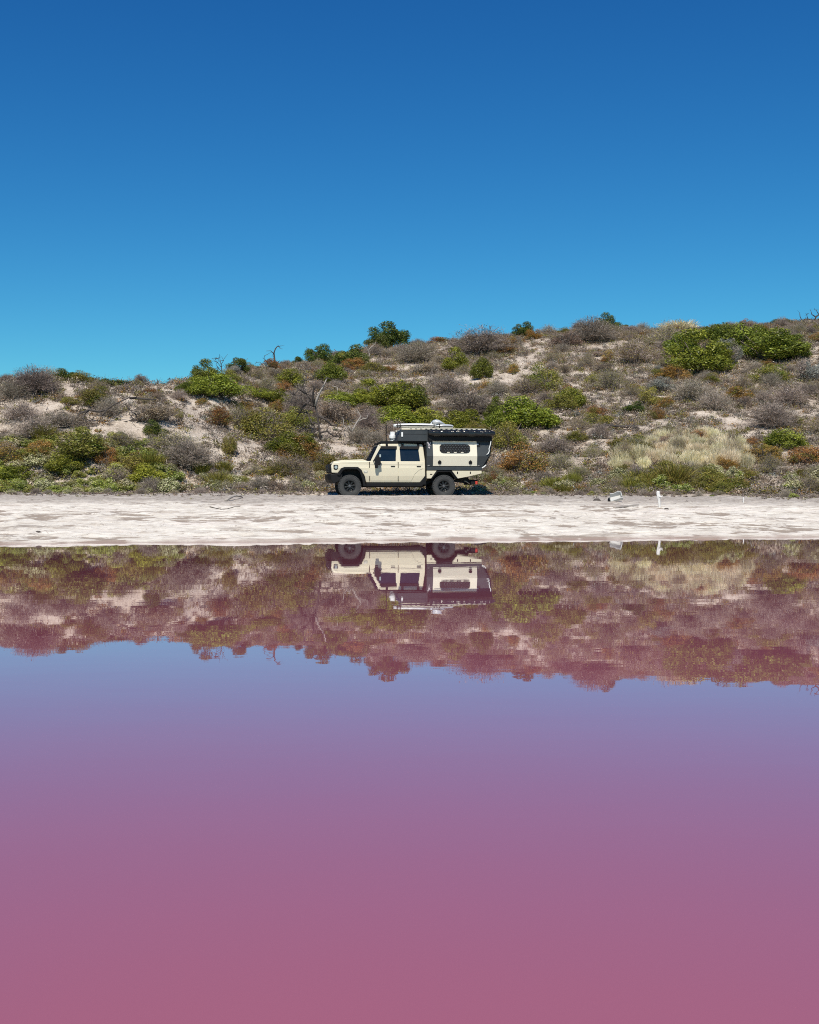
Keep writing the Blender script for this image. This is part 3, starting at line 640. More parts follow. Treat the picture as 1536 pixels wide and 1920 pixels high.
def twig_mesh(name, pal, seed, nb=420, sub=3, flakes=500, w0=.006, fp=None):
    g = np.random.default_rng(seed); V = []; 
    a = g.uniform(0, 2 * np.pi, nb); el = np.arccos(g.uniform(.0, 1, nb) ** .8)
    d = np.stack([np.sin(el) * np.cos(a) * .5, np.sin(el) * np.sin(a) * .5, np.cos(el) * .95 + .05], 1)
    A = np.stack([g.normal(0, .06, nb), g.normal(0, .06, nb), np.zeros(nb)], 1); ends = []
    for k in range(3):
        t0, t1 = k / 3, (k + 1) / 3; sc = g.uniform(.75, 1.05, (nb, 1))
        B = d * t1 * sc + g.normal(0, .035, (nb, 3)) + np.array([0, 0, .10]) * math.sin(t1 * 3.1); B[:, 2] = np.maximum(B[:, 2], .01)
        V.append(ribbons(A, B, w0 * (1.2 - t0 * .8), g)); A = B; ends.append(B)
        for q in range(sub if k else 0):
            E = B + nrm(d + g.normal(0, .5, (nb, 3))) * g.uniform(.06, .17, (nb, 1)); E[:, 2] = np.maximum(E[:, 2], .01)
            V.append(ribbons(B, E, w0 * .55, g)); ends.append(E)
    V = np.concatenate(V); c = col_of(pal, len(V), g, .25)
    if flakes:
        E = np.concatenate(ends[-6:]); P = E[g.integers(0, len(E), flakes)] + g.normal(0, .03, (flakes, 3)); P[:, 2] = np.maximum(P[:, 2], .01)
        V2 = leaves(P, P, .028, .013, g); V = np.concatenate([V, V2]); c = np.concatenate([c, col_of(fp or pal, flakes, g, .25)])
    nq = len(V); return np_mesh(name, V.reshape(-1, 3), np.arange(nq * 4).reshape(nq, 4), M['twig'], c)
def grass_mesh(name, pal, seed, n=900, w0=.010, lean=.35):
    g = np.random.default_rng(seed); a = g.uniform(0, 2 * np.pi, n); r = np.sqrt(g.uniform(0, 1, n)) * .36
    A = np.stack([r * np.cos(a), r * np.sin(a), np.zeros(n)], 1); hh = g.uniform(.45, 1, (n, 1)) * (1 - .4 * (r / .36) ** 2)[:, None]
    out = np.stack([np.cos(a), np.sin(a), 0 * a], 1) * (r / .36)[:, None] + g.normal(0, .5, (n, 3)) * np.array([1, 1, 0])
    B = A + out * .10 * hh + np.array([0, 0, 1]) * hh * .6; C = B + out * lean * .5 * hh + np.array([0, 0, 1]) * hh * .38
    V = np.concatenate([ribbons(A, B, w0, g), ribbons(B, C, w0 * .7, g)]); c = col_of(pal, n, g, .25); c = np.concatenate([c, c])
    return np_mesh(name, V.reshape(-1, 3), np.arange(len(V) * 4).reshape(-1, 4), M['leaf'], c)
def stem_mesh(seed):
    g = random.Random(seed); b = MB()
    for k in range(6):
        a = g.uniform(0, 6.28); r = g.uniform(.12, .30); z = g.uniform(.45, .7)
        b.tube([(.03 * math.cos(a), .03 * math.sin(a), -.05), (r * .4 * math.cos(a + .3), r * .4 * math.sin(a + .3), z * .45), (r * math.cos(a), r * math.sin(a), z)], [.022, .015, .006], 5)
    me = bpy.data.meshes.new('stem'); me.from_pydata(b.v, [], b.f); me.materials.append(M['stem']); return me
STEMS = [stem_mesh(i) for i in range(3)]
PROTO = {}
def proto(kind, n, fn): PROTO[kind] = [fn(i) for i in range(n)]
proto('green', 3, lambda i: bush_mesh('foliage', 'green', 100 + i, 22, 8500, 0.04, 0.018, .5, 'bright', .18))
proto('bright', 3, lambda i: bush_mesh('foliage', 'bright', 110 + i, 26, 8000, 0.04, 0.019, .5, 'green', .28))
proto('dark', 3, lambda i: bush_mesh('foliage', 'dark', 120 + i, 18, 8000, 0.041, 0.019, .4, 'olive', .12))
proto('olive', 3, lambda i: bush_mesh('foliage', 'olive', 130 + i, 26, 7000, 0.04, 0.015, .5, 'green', .3, 250))
proto('rust', 3, lambda i: bush_mesh('foliage', 'rust', 140 + i, 28, 6000, 0.038, 0.016, .4, 'olive', .3, 300))
proto('orange', 2, lambda i: bush_mesh('foliage', 'orange', 150 + i, 22, 4500, 0.04, 0.018, .4, 'olive', .35, 200))
proto('brown', 2, lambda i: bush_mesh('foliage', 'brown', 160 + i, 28, 6000, 0.034, 0.014, .4, 'grey', .4, 500))
proto('red', 1, lambda i: bush_mesh('foliage', 'red', 170 + i, 20, 3000, 0.036, 0.016, .4, 'grey', .3, 200))
proto('yellow', 2, lambda i: bush_mesh('foliage', 'yellow', 180 + i, 22, 5000, 0.038, 0.016, .6, 'olive', .35, 300))
proto('bluegrey', 2, lambda i: bush_mesh('foliage', 'bluegrey', 190 + i, 24, 6000, 0.036, 0.014, .5, 'grey', .3, 400))
proto('silver', 3, lambda i: bush_mesh('foliage', 'silver', 200 + i, 30, 3200, 0.06, 0.036, .3, 'samph', .18, 150))
proto('samph', 3, lambda i: bush_mesh('foliage', 'samph', 210 + i, 30, 3800, 0.056, 0.034, .3, 'olive', .22, 80))
proto('grey', 4, lambda i: twig_mesh('foliage', 'grey', 220 + i, 420, 3, 1800, .0045))
proto('dgrey', 3, lambda i: twig_mesh('foliage', 'dgrey', 230 + i, 600, 4, 500, .0045, 'grey'))
proto('greyolive', 3, lambda i: twig_mesh('foliage', 'grey', 240 + i, 340, 2, 2400, .004, 'olive'))
proto('pale', 3, lambda i: grass_mesh('foliage', 'pale', 250 + i, 900, .010))
proto('tuft', 3, lambda i: grass_mesh('foliage', 'olive', 260 + i, 900, .010))
NAME = {'green': 'green_shrub', 'bright': 'bright_green_shrub', 'dark': 'dark_green_shrub', 'olive': 'olive_shrub', 'rust': 'rust_brown_shrub', 'orange': 'orange_shrub', 'brown': 'brown_shrub',
        'red': 'reddish_shrub', 'yellow': 'yellow_shrub', 'bluegrey': 'blue_grey_shrub', 'silver': 'saltbush', 'samph': 'samphire_bush', 'grey': 'grey_shrub', 'dgrey': 'bare_twig_shrub',
        'greyolive': 'dry_heath_shrub', 'pale': 'pale_grass_clump', 'tuft': 'rush_tussock'}
GLAB = {'green': 'rounded mid-green shrub growing on the dune slope', 'bright': 'low bright yellow-green shrub growing on the dune slope', 'dark': 'compact dark green shrub on the dune crest',
        'olive': 'dull olive-green shrub on the dune slope', 'rust': 'rust-brown leafy shrub on the dune slope', 'orange': 'small orange-leaved shrub on the dune slope', 'brown': 'dry brown dense shrub on the dune slope',
        'red': 'low reddish shrub on the dune slope', 'yellow': 'yellow flowering shrub on the dune slope', 'bluegrey': 'soft blue-grey shrub on the dune slope', 'silver': 'pale silvery saltbush mound along the foot of the dune',
        'samph': 'fleshy green samphire mound along the foot of the dune', 'grey': 'low dry grey shrub scattered on the dune slope', 'dgrey': 'dark bare twiggy shrub on the dune slope',
        'greyolive': 'low grey-olive heath shrub scattered on the dune slope', 'pale': 'tall pale straw-coloured grass clump on the dune foot', 'tuft': 'olive rush tussock along the foot of the dune'}
GGRP = {k: GLAB[k].split(' shrub')[0] + ' plants' for k in GLAB}
BASE = {k: v.split(' growing')[0].split(' scattered')[0].split(' on the')[0].split(' along')[0] for k, v in GLAB.items()}
LAND = [ground_at(a, b)[:2] + (c,) for a, b, c in ((180, 790, 'the fallen arched log'), (148, 858, 'the large olive-green dome shrub'), (62, 738, 'the grey twig dome on the low crest'), (382, 720, 'the upright green bush on the low crest'),
        (515, 682, 'the slender skyline dead tree'), (600, 825, 'the big twisted dead tree'), (731, 652, 'the tall lone dark skyline bush'), (980, 685, 'the bare sand chute'), (988, 804, 'the largest bright green shrub'),
        (1275, 850, 'the pale grass bank'), (1390, 680, 'the long green thicket'), (1382, 752, 'the brightest orange shrub'), (1478, 842, 'the lone green dome shrub'), (655, 822, 'the bleached forked stump'), (903, 664, 'the broad grey skyline thicket'),
        (1139, 625, 'the twiggy skyline shrub'), (1219, 762, 'the tallest yellow shrub'), (740, 768, 'the large green shrub above the camper'), (500, 830, 'the big olive-green shrub'), (348, 876, 'the dark grey twiggy shrub'), (920, 915, 'the tail of the truck'), (600, 915, 'the truck bumper'),
        (1156, 935, 'the broken foam box'), (1394, 930, 'the tiny white stake'), (440, 930, 'the pale driftwood branch'), (1236, 930, 'the white post'))]
cnt = [0]
def plant(kind, X, Y, Z, w_, h, label=None, parts=True, depth=1.0, group=True):
    cnt[0] += 1; k = cnt[0]; pr = PROTO[kind]; me = pr[k % len(pr)]; rz = random.uniform(0, 6.28)
    zs = h * random.uniform(.97, 1.05)
    if parts:
        e = empty(NAME[kind], (X, Y, Z - .04), rz); f = link('foliage', me, e); s_ = link('stem', STEMS[k % 3], e)
        for q in (f, s_): q.scale = (w_, w_ * depth, zs)
    else:
        e = link(NAME[kind], me); e.location = (X, Y, Z - .04); e.rotation_euler = (0, 0, rz); e.scale = (w_, w_ * depth, zs)
    lab = label or (BASE[kind] + ' near ' + min(LAND, key=lambda q: (q[0] - X) ** 2 + (q[1] - Y) ** 2)[2])
    tag(e, lab, 'grass' if kind in ('pale', 'tuft') else 'shrub', None if label else GGRP[kind]); return e
# (kind, centre x, base y, width, height in photo pixels, own label)
B_ = [
 ('dgrey', 62, 738, 88, 46, 'big bare grey twig dome on the low dune crest'),
 ('dark', 128, 712, 56, 26, 'dark green bush poking up behind the low dune crest'),
 ('dark', 208, 722, 62, 15, 'low dark green hedge-like shrub lining the low dune crest'),
 ('olive', 177, 762, 66, 44, 'yellowish olive shrub just below the low dune crest'),
 ('olive', 148, 860, 124, 60, 'large rounded olive-green dome shrub just above the samphire'),
 ('rust', 78, 860, 66, 40, 'rust-brown shrub touching the large rounded olive-green dome'),
 ('rust', 14, 870, 80, 42, None), ('rust', 200, 870, 56, 40, None), ('grey', 66, 822, 84, 36, None), ('grey', 40, 787, 66, 30, None), ('dark', 290, 818, 54, 34, 'small dark green shrub on pale sand among dead branches'),
 ('yellow', 336, 783, 22, 18, None), ('yellow', 113, 744, 16, 14, None), ('brown', 296, 790, 92, 36, None), ('dgrey', 348, 876, 96, 44, 'dark grey twiggy shrub above the rush tussocks'),
 ('greyolive', 325, 848, 110, 36, None), ('greyolive', 229, 846, 66, 38, None), ('grey', 20, 748, 60, 30, None), ('grey', 120, 800, 70, 24, None),
 ('green', 382, 720, 62, 44, 'upright green bush with dark stems where the low crest meets the high dune'),
 ('bright', 405, 744, 104, 46, 'wide bright green shrub in front of the upright green bush'),
 ('green', 345, 737, 44, 24, None), ('bright', 392, 712, 60, 32, 'bright green shrub rising beside the upright green bush on the crest'), ('dark', 448, 698, 48, 36, None),
 ('bright', 478, 746, 68, 28, None), ('bright', 543, 727, 66, 38, 'bright yellow-green shrub below the leafless skyline tree'),
 ('dark', 559, 686, 34, 24, None), ('dark', 593, 678, 60, 40, None), ('dark', 652, 686, 78, 44, None), ('rust', 663, 694, 54, 24, None),
 ('green', 616, 718, 74, 42, 'green shrub directly above the big twisted dead tree'),
 ('brown', 630, 792, 84, 48, 'dense grey-brown shrub beside the big twisted dead tree'), ('rust', 411, 800, 64, 42, None), ('rust', 457, 772, 48, 28, None),
 ('olive', 500, 830, 122, 72, 'big olive-green shrub next to the big twisted dead tree'), ('green', 546, 852, 104, 48, None), ('rust', 566, 864, 96, 46, 'spreading rust-orange shrub behind the truck bonnet'),
 ('olive', 430, 852, 36, 42, None), ('bright', 676, 762, 64, 28, None), ('yellow', 616, 748, 38, 18, None), ('dgrey', 565, 790, 60, 60, 'tangled dark dead twigs around the twisted dead tree'),
 ('dgrey', 690, 806, 50, 34, None), ('dark', 731, 652, 96, 56, 'tall dark green bush standing alone on the high skyline above the truck'),
 ('rust', 820, 643, 54, 15, None), ('grey', 903, 664, 110, 44, 'broad grey twiggy thicket on the high skyline'), ('rust', 951, 664, 48, 18, None), ('green', 852, 694, 54, 42, None),
 ('green', 901, 710, 52, 48, 'compact green shrub at the edge of the bare sand chute'), ('dark', 980, 632, 50, 32, None), ('orange', 1000, 636, 38, 22, None), ('orange', 964, 699, 30, 20, None),
 ('olive', 1022, 734, 70, 54, None), ('greyolive', 990, 740, 62, 34, None), ('grey', 878, 778, 104, 42, None),
 ('bright', 988, 804, 138, 70, 'largest bright green rounded shrub, behind the rear of the camper'), ('green', 926, 784, 50, 38, None),
 ('olive', 955, 842, 72, 62, 'olive-green shrub between the camper rear and the largest bright shrub'), ('rust', 980, 888, 104, 58, 'rust and olive shrub beside the rear of the camper'),
 ('olive', 1050, 770, 76, 42, None), ('green', 740, 768, 130, 62, 'large green shrub spreading above the camper roof'), ('dark', 768, 770, 70, 54, 'dark green shrub merged into the large green one above the camper'),
 ('bright', 745, 802, 118, 44, 'bright green shrub right behind the roof surfboards'), ('green', 849, 812, 86, 32, None), ('bright', 708, 764, 60, 26, None), ('red', 880, 792, 30, 16, None), ('orange', 732, 699, 34, 16, None),
 ('dgrey', 1112, 642, 76, 40, 'dark twiggy shrub leaning on a green bush at the skyline'), ('dark', 1139, 618, 58, 34, 'dark green bush behind the dark twiggy skyline shrub'), ('dark', 1170, 616, 28, 12, None),
 ('orange', 1141, 674, 26, 20, None), ('greyolive', 1143, 730, 60, 38, None), ('yellow', 1112, 720, 34, 24, None), ('yellow', 1219, 762, 52, 44, 'tallest yellow flowering shrub, a dark green cushion at its foot'),
 ('dark', 1187, 774, 50, 24, None), ('orange', 1249, 768, 40, 28, None), ('rust', 1232, 786, 40, 24, None), ('rust', 1117, 782, 46, 26, None), ('olive', 1078, 828, 66, 24, None),
 ('green', 1278, 668, 70, 54, None), ('green', 1310, 698, 140, 76, 'largest green shrub of the long thicket, at its downhill end'), ('green', 1387, 660, 104, 64, 'tallest green shrub of the long thicket, reaching the skyline'),
 ('green', 1438, 677, 140, 62, 'wide green shrub in the middle of the long thicket'), ('green', 1494, 673, 62, 44, 'narrow green shrub at the sandy end of the long thicket'), ('bluegrey', 1364, 684, 56, 58, 'grey-green shrub in the gap of the long green thicket'),
 ('dark', 1467, 610, 50, 16, None), ('pale', 1275, 620, 66, 20, None), ('rust', 1262, 712, 76, 28, None), ('olive', 1442, 719, 80, 40, None), ('orange', 1382, 752, 72, 32, 'brightest orange shrub beside the bare sand slope'),
 ('red', 1475, 734, 22, 12, None), ('bluegrey', 1524, 714, 66, 46, 'pale blue-grey shrub below the sandy end of the long green thicket'), ('dgrey', 1450, 802, 82, 42, 'dark bare shrub standing above a lone green dome on sand'),
 ('green', 1478, 842, 92, 44, 'lone green dome shrub on sand below a dark bare shrub'), ('olive', 1372, 834, 50, 30, None), ('rust', 1430, 868, 82, 42, None), ('rust', 1512, 874, 86, 42, None),
 ('dark', 703, 656, 52, 32, 'lower dark green bush leaning on the tall lone skyline bush'), ('green', 690, 752, 70, 40, 'green shrub filling the space between dead tree and the big green mass'), ('bright', 800, 800, 80, 40, 'bright green shrub behind the front end of the awning'), ('green', 1345, 688, 70, 56, 'dense green shrub joining the two halves of the long thicket'), ('bright', 372, 742, 70, 38, 'bright green shrub at the foot of the upright green bush'), ('olive', 470, 812, 70, 50, 'olive shrub leaning against the big olive-green shrub'), ('bright', 1020, 800, 60, 44, 'bright green side mound of the largest bright shrub'),
 ('olive', 560, 802, 76, 44, None), ('green', 520, 762, 74, 38, None), ('green', 862, 806, 90, 44, None), ('bright', 930, 808, 64, 42, None), ('green', 1064, 764, 74, 42, None), ('olive', 1180, 850, 84, 38, None), ('olive', 240, 884, 74, 38, None), ('green', 118, 884, 84, 38, None), ('green', 26, 905, 90, 38, None), ('bright', 272, 905, 84, 36, None), ('green', 1412, 652, 90, 50, None), ('olive', 1120, 800, 70, 30, None), ('bright', 640, 762, 70, 30, None), ('olive', 700, 700, 60, 28, None), ('green', 1330, 640, 70, 34, None),
 ('olive', 1254, 815, 34, 20, None), ('rust', 1310, 830, 60, 26, None), ('rust', 905, 852, 40, 30, None), ('grey', 1040, 850, 70, 30, None), ('grey', 840, 740, 70, 30, None), ('grey', 780, 680, 80, 34, None),
 ('brown', 800, 700, 60, 26, None), ('rust', 700, 660, 40, 16, None), ('greyolive', 1190, 680, 90, 36, None), ('brown', 1060, 650, 70, 30, None), ('greyolive', 1250, 650, 60, 40, None), ('grey', 1340, 770, 60, 34, None), ('grey', 1300, 750, 70, 34, None),
 ('bluegrey', 1240, 735, 60, 34, None), ('grey', 1480, 760, 80, 34, None), ('brown', 690, 790, 60, 36, None), ('grey', 680, 830, 60, 26, 'small grey bush on the pale sand behind the windscreen'), ('olive', 610, 888, 70, 44, None), ('greyolive', 545, 892, 80, 38, None), ('greyolive', 450, 800, 80, 34, None),
]
used = []
for kind, cx, by, w_, h, lab in B_:
    X, Y, Z = ground_at(cx, by); k = Y / F
    plant(kind, X, Y, Z, w_ * k * 1.26, h * k * 1.12, lab, depth=random.uniform(.75, 1.0)); used.append((X, Y, w_ * k * .5))
# bare sand patches (ellipses in the photograph, looked up by where a point of the slope projects)
SAND = [(30, 790, 45, 26), (112, 768, 28, 12), (228, 752, 38, 9), (262, 800, 70, 26), (250, 832, 34, 16), (356, 786, 24, 26), (16, 746, 24, 12), (128, 735, 14, 16), (1008, 650, 26, 26), (985, 685, 40, 22), (935, 712, 40, 16), (880, 716, 38, 10),
        (1330, 778, 40, 12), (1380, 795, 50, 20), (1425, 808, 36, 14), (1062, 868, 34, 8), (1516, 662, 24, 14), (645, 838, 44, 26), (470, 846, 36, 14), (1130, 650, 70, 12), (1145, 675, 36, 7), (1496, 778, 46, 16), (1235, 797, 40, 10), (720, 650, 50, 10), (770, 690, 50, 12), (1462, 858, 24, 8), (600, 800, 30, 14), (830, 655, 30, 10), (60, 770, 40, 12), (330, 820, 24, 10), (1040, 815, 40, 12)]
def sandness(px, py):
    s_ = np.zeros_like(px)
    for a, b, c, d in SAND: s_ = np.maximum(s_, 1.35 - ((px - a) / c) ** 2 - ((py - b) / d) ** 2)
    return np.clip(s_, 0, 1)
def scatter(n, px0, px1, y0, y1, g, seed):
    Y = np.sqrt(g.uniform(y0 ** 2, y1 ** 2, n)); X = (g.uniform(px0, px1, n) - CX) / F * Y
    px = CX + F * X / Y; rd = np.interp(px, PX, RD) + 1.5; ft = np.interp(px, PX, FT) - 1.2
    k = (Y < rd) & (Y > ft); X, Y = X[k], Y[k]; Z = zf(X, Y); return X, Y, Z
# scattered single shrubs of the heath
g = np.random.default_rng(55); X, Y, Z = scatter(900, -60, 1600, 50, 113, g, 1); px, py = proj(X, Y, Z); sn_ = sandness(px, py); n_ = 0
for i in range(len(X)):
    if n_ >= 290: break
    if sn_[i] > .25 or Y[i] < 51: continue
    wd = random.uniform(.7, 1.7) * (.8 + Y[i] / 250)
    if any((X[i] - a) ** 2 + (Y[i] - b) ** 2 < (c * .8 + wd * .3) ** 2 for a, b, c in used): continue
    kind = random.choices(['grey', 'greyolive', 'brown', 'rust', 'olive', 'dgrey', 'bluegrey', 'orange'], [26, 26, 17, 10, 13, 4, 3, 3])[0]
    plant(kind, X[i], Y[i], Z[i], wd, wd * random.uniform(.38, .6), parts=False, depth=random.uniform(.8, 1.2)); used.append((X[i], Y[i], wd * .5)); n_ += 1
# mounds along the foot of the dune
def band(n, px0, px1, d0, d1, kinds, wts, w0, w1, hf, seed):
    rr = random.Random(seed)
    for i in range(n):
        p = rr.uniform(px0, px1); ft = np.interp(p, PX, FT); Yb = ft + rr.uniform(d0, d1); Xb = (p - CX) / F * Yb
        if -3.6 < Xb < 3.9 and Yb < 49.2: continue
        wd = rr.uniform(w0, w1); kind = rr.choices(kinds, wts)[0]
        plant(kind, Xb, Yb, float(zf(Xb, Yb)), wd, wd * hf * rr.uniform(.7, 1.25) * (1.2 if kind == 'tuft' else 1), parts=False)
band(150, -30, 330, -1.6, 4.8, ['samph', 'silver', 'tuft', 'grey'], [64, 24, 4, 8], .6, 1.4, .5, 1)
band(50, 320, 640, -.8, 3.5, ['tuft', 'grey', 'silver', 'samph', 'brown', 'greyolive'], [14, 26, 24, 8, 10, 18], .5, 1.2, .55, 2)
band(50, 880, 1180, -.8, 3.5, ['silver', 'rust', 'tuft', 'brown', 'greyolive'], [50, 10, 4, 18, 18], .5, 1.2, .55, 3)
band(60, 1160, 1570, -.6, 4.2, ['silver', 'samph', 'tuft', 'greyolive', 'olive'], [40, 14, 6, 20, 20], .6, 1.4, .55, 4)
band(110, -30, 1570, -3.2, -.6, ['grey', 'silver', 'brown', 'greyolive', 'samph'], [40, 24, 16, 14, 6], .22, .6, .5, 6)
band(16, 1185, 1400, .6, 3.0, ['tuft', 'olive'], [12, 88], 1.2, 2.0, .42, 5)
# pale grass bank
rr = random.Random(8)
for i in range(120):
    p = 1275 + 125 * rr.uniform(-1, 1); q = 882 - 62 * rr.random() * math.sqrt(max(0, 1 - ((p - 1290) / 135) ** 2))
    Xb, Yb, Zb = ground_at(p, q); wd = rr.uniform(.5, 1.0); plant('pale' if rr.random() < .85 else 'greyolive', Xb, Yb, Zb, wd, wd * rr.uniform(.75, 1.2), parts=False)

# ------------------------------------------------------------------ uncountable ground cover: one mesh per kind of stuff
def cover(name, label, cat, X, Y, Z, size, pals, wts, per, L, W, seed, hf=.5, tw=6, mat='leaf'):
    g = np.random.default_rng(seed); n = len(X); pk = g.choice(len(pals), n, p=np.array(wts) / sum(wts))
    Vs, Cs = [], []; 
    for k, pal in enumerate(pals):
        ii = np.where(pk == k)[0]; m = len(ii)
        if m == 0: continue
        sz = size[ii]; idx = np.repeat(np.arange(m), per)
        d = nrm(g.normal(0, 1, (m * per, 3)) + np.array([0, 0, .5])); d[:, 2] = np.abs(d[:, 2]); rad = g.uniform(.4, 1.0, (m * per, 1))
        off = d * rad * np.array([.5, .5, hf]) * sz[idx][:, None]
        P = np.stack([X[ii], Y[ii], Z[ii]], 1)[idx] + off
        Vs.append(leaves(P, d, L, W, g, .5)); tone = g.uniform(.55, 1.35, (m, 1))
        Cs.append(np.clip(col_of(pal, m * per, g, .2) * tone[idx], 0, 1))
        if tw:
            idx = np.repeat(np.arange(m), tw); base = np.stack([X[ii], Y[ii], Z[ii]], 1)[idx]
            d = nrm(g.normal(0, 1, (m * tw, 3)) + np.array([0, 0, .6])); d[:, 2] = np.abs(d[:, 2])
            Vs.append(ribbons(base, base + d * np.array([.6, .6, hf * 1.25]) * sz[idx][:, None], .008, g)); Cs.append(col_of('dgrey', m * tw, g, .3))
    V = np.concatenate(Vs); C = np.concatenate(Cs)
    o = link(name, np_mesh(name, V.reshape(-1, 3), np.arange(len(V) * 4).reshape(-1, 4), M[mat], C)); tag(o, label, cat, kind='stuff'); return o
g = np.random.default_rng(77); X, Y, Z = scatter(32000, -90, 1630, 46, 113, g, 2); px, py = proj(X, Y, Z)
dens = 1.08 - .80 * sandness(px, py) - .22 * sstep(.56, .72, fbm(X * .28, Y * .28, 61, 3)); k = g.uniform(0, 1, len(X)) < np.maximum(dens, .16)
X, Y, Z = X[k], Y[k], Z[k]; k = ~((np.abs(X - .2) < 4.0) & (Y < 48.3)); X, Y, Z = X[k], Y[k], Z[k]
size = g.uniform(.3, .95, len(X)) * (.75 + Y / 220)
cover('heath_cover', 'low dry grey and brown heath covering the dune slope', 'heath', X, Y, Z, size, ['grey', 'dgrey', 'brown', 'olive', 'rust', 'bluegrey', 'pale'], [32, 8, 24, 22, 9, 4, 2], 46, .095, .042, 5, .40, 6, 'twig')
# sticks and leaf litter lying on the sand
X, Y, Z = scatter(9000, -60, 1600, 46, 112, g, 3); n = len(X); a = g.uniform(0, np.pi, n); ln = g.uniform(.08, .4, n) * (.6 + Y / 150)
A = np.stack([X, Y, Z + .02], 1); Xe, Ye = X + np.cos(a) * ln, Y + np.sin(a) * ln; Bq = np.stack([Xe, Ye, zf(Xe, Ye) + g.uniform(.0, .12, n)], 1)
V = ribbons(A, Bq, g.uniform(.008, .022, (n, 1)), g); C = col_of('dgrey', n, g, .4)
o = link('stick_litter', np_mesh('stick_litter', V.reshape(-1, 3), np.arange(n * 4).reshape(-1, 4), M['twig'], C)); tag(o, 'fallen grey sticks and litter strewn on the dune sand', 'litter', kind='stuff')
# short dry stubble on the silt between salt crust and dune
n = 9000; pxs = g.uniform(-40, 1580, n); ft = np.interp(pxs, PX, FT); Y = ft - np.abs(g.normal(0, 2.4, n)) + .8; X = (pxs - CX) / F * Y; Z = zf(X, Y)
m = vn(X * .5, Y * .7, 83) + .3 * vn(X * 2, Y * 2, 84) > .55; X, Y, Z = X[m], Y[m], Z[m]; 
n2 = 1500; Xa = g.uniform(-3.2, 4.2, n2); Ya = 45.6 + .14 * Xa + g.uniform(-.6, 3.2, n2); X = np.concatenate([X, Xa]); Y = np.concatenate([Y, Ya]); Z = np.concatenate([Z, zf(Xa, Ya)])  # extra stubble added under and behind the truck to deepen its shadow
lx, ly = (X + 2.443) * tcos + (Y - 46.39) * tsin, -(X + 2.443) * tsin + (Y - 46.39) * tcos      # in the truck's own axes: keep clear of the tyres
k = ~((np.abs(np.abs(ly) - .76) < .32) & ((np.abs(lx) < .6) | (np.abs(lx - LX(1037)) < .6))); X, Y, Z = X[k], Y[k], Z[k]
cover('dry_stubble', 'short grey dry stubble on the silt at the foot of the dune', 'stubble', X, Y, Z, g.uniform(.08, .24, len(X)), ['grey', 'brown', 'silver', 'dgrey'], [50, 16, 20, 14], 9, .06, .03, 6, .35, 2, 'twig')

# ------------------------------------------------------------------ dead trees and driftwood
def dead(name, label, cat, px0, py0, sc, root, lines, mat, r0, jit=.25, seed=0, twigs=0, base_extra=0.0):
    rx, ry = px0 + root[0] / sc, py0 + root[1] / sc; X, Y, Z = ground_at(rx, ry); k = Y / F; e = empty(name, (X, Y, Z - .08)); tag(e, label, cat); rr = random.Random(seed); ends = []
    for i, (ln, rad) in enumerate(lines):
        pts = []; yy = rr.uniform(-.1, .1)
        dirn = rr.uniform(-1, 1) * jit
        for j, (u, v) in enumerate(ln):
            x = (px0 + u / sc - rx) * k; z = (ry - (py0 + v / sc)) * k + .08
            pts.append((x, yy * (i > 0) + dirn * j * .35 * (i > 0) + rr.uniform(-.03, .03), z))
        n = len(pts); m_ = mat if not isinstance(rad, tuple) else rad[1]; rad_ = rad if not isinstance(rad, tuple) else rad[0]
        MB().tube(pts, [rad_ * (1 - .65 * q / (n - 1)) for q in range(n)], 7).build('trunk' if i == 0 else 'branch', m_, e, smooth=True); ends += pts[1:]
    if twigs:
        b = MB()
        for q in range(twigs):
            p = Vector(rr.choice(ends)); d = Vector((rr.gauss(0, 1), rr.gauss(0, 1), rr.gauss(.3, .7))).normalized(); L = rr.uniform(.15, .5)
            m1 = p + d * L * .5 + Vector((rr.gauss(0, .04), rr.gauss(0, .04), rr.gauss(0, .04))); b.tube([p, m1, m1 + (d + Vector((0, 0, rr.uniform(-.6, .4)))).normalized() * L * .5], [.014, .010, .004], 4)
        b.build('twigs', mat, e)['kind'] = 'stuff'
    return e
W_ = M['palewood']; D_ = M['deadwood']
dead('dead_tree', 'slender leafless dead tree standing on the skyline', 'tree', 470, 600, 6.144, (268, 500), [([(268, 500), (275, 400), (268, 340), (285, 290), (310, 258), (326, 266)], .075), ([(268, 345), (235, 315), (185, 318)], .035), ([(250, 505), (215, 470), (180, 430), (155, 400), (165, 370), (197, 357)], .045), ([(272, 480), (310, 440), (337, 420)], .04), ([(180, 500), (140, 480), (110, 445), (68, 452)], .035), ([(310, 260), (335, 262)], .02)], D_, .07, seed=1, twigs=14)
dead('dead_tree', 'big twisted dark dead tree on the slope with a bleached limb', 'tree', 470, 600, 6.144, (810, 1400), [([(810, 1400), (790, 1250), (770, 1100), (740, 980), (690, 920), (640, 850), (600, 780), (620, 700), (645, 640)], .06), ([(745, 990), (775, 880), (820, 800), (852, 740), (882, 678)], (.08, W_)), ([(742, 985), (715, 880), (730, 800), (745, 770)], .09), ([(690, 920), (600, 1000), (560, 1070), (540, 1090)], .07), ([(640, 850), (560, 800), (500, 870), (478, 960)], .06), ([(770, 1100), (870, 1150), (930, 1210), (990, 1200)], .07), ([(780, 1200), (700, 1180), (640, 1060), (560, 1060)], .05), ([(800, 1300), (880, 1280), (960, 1340), (1040, 1350)], .06), ([(620, 700), (690, 680), (730, 640)], .035), ([(790, 1250), (735, 1290), (720, 1200)], .05), ([(730, 1000), (600, 940), (540, 960)], .04)], D_, .15, .6, 2, 280)
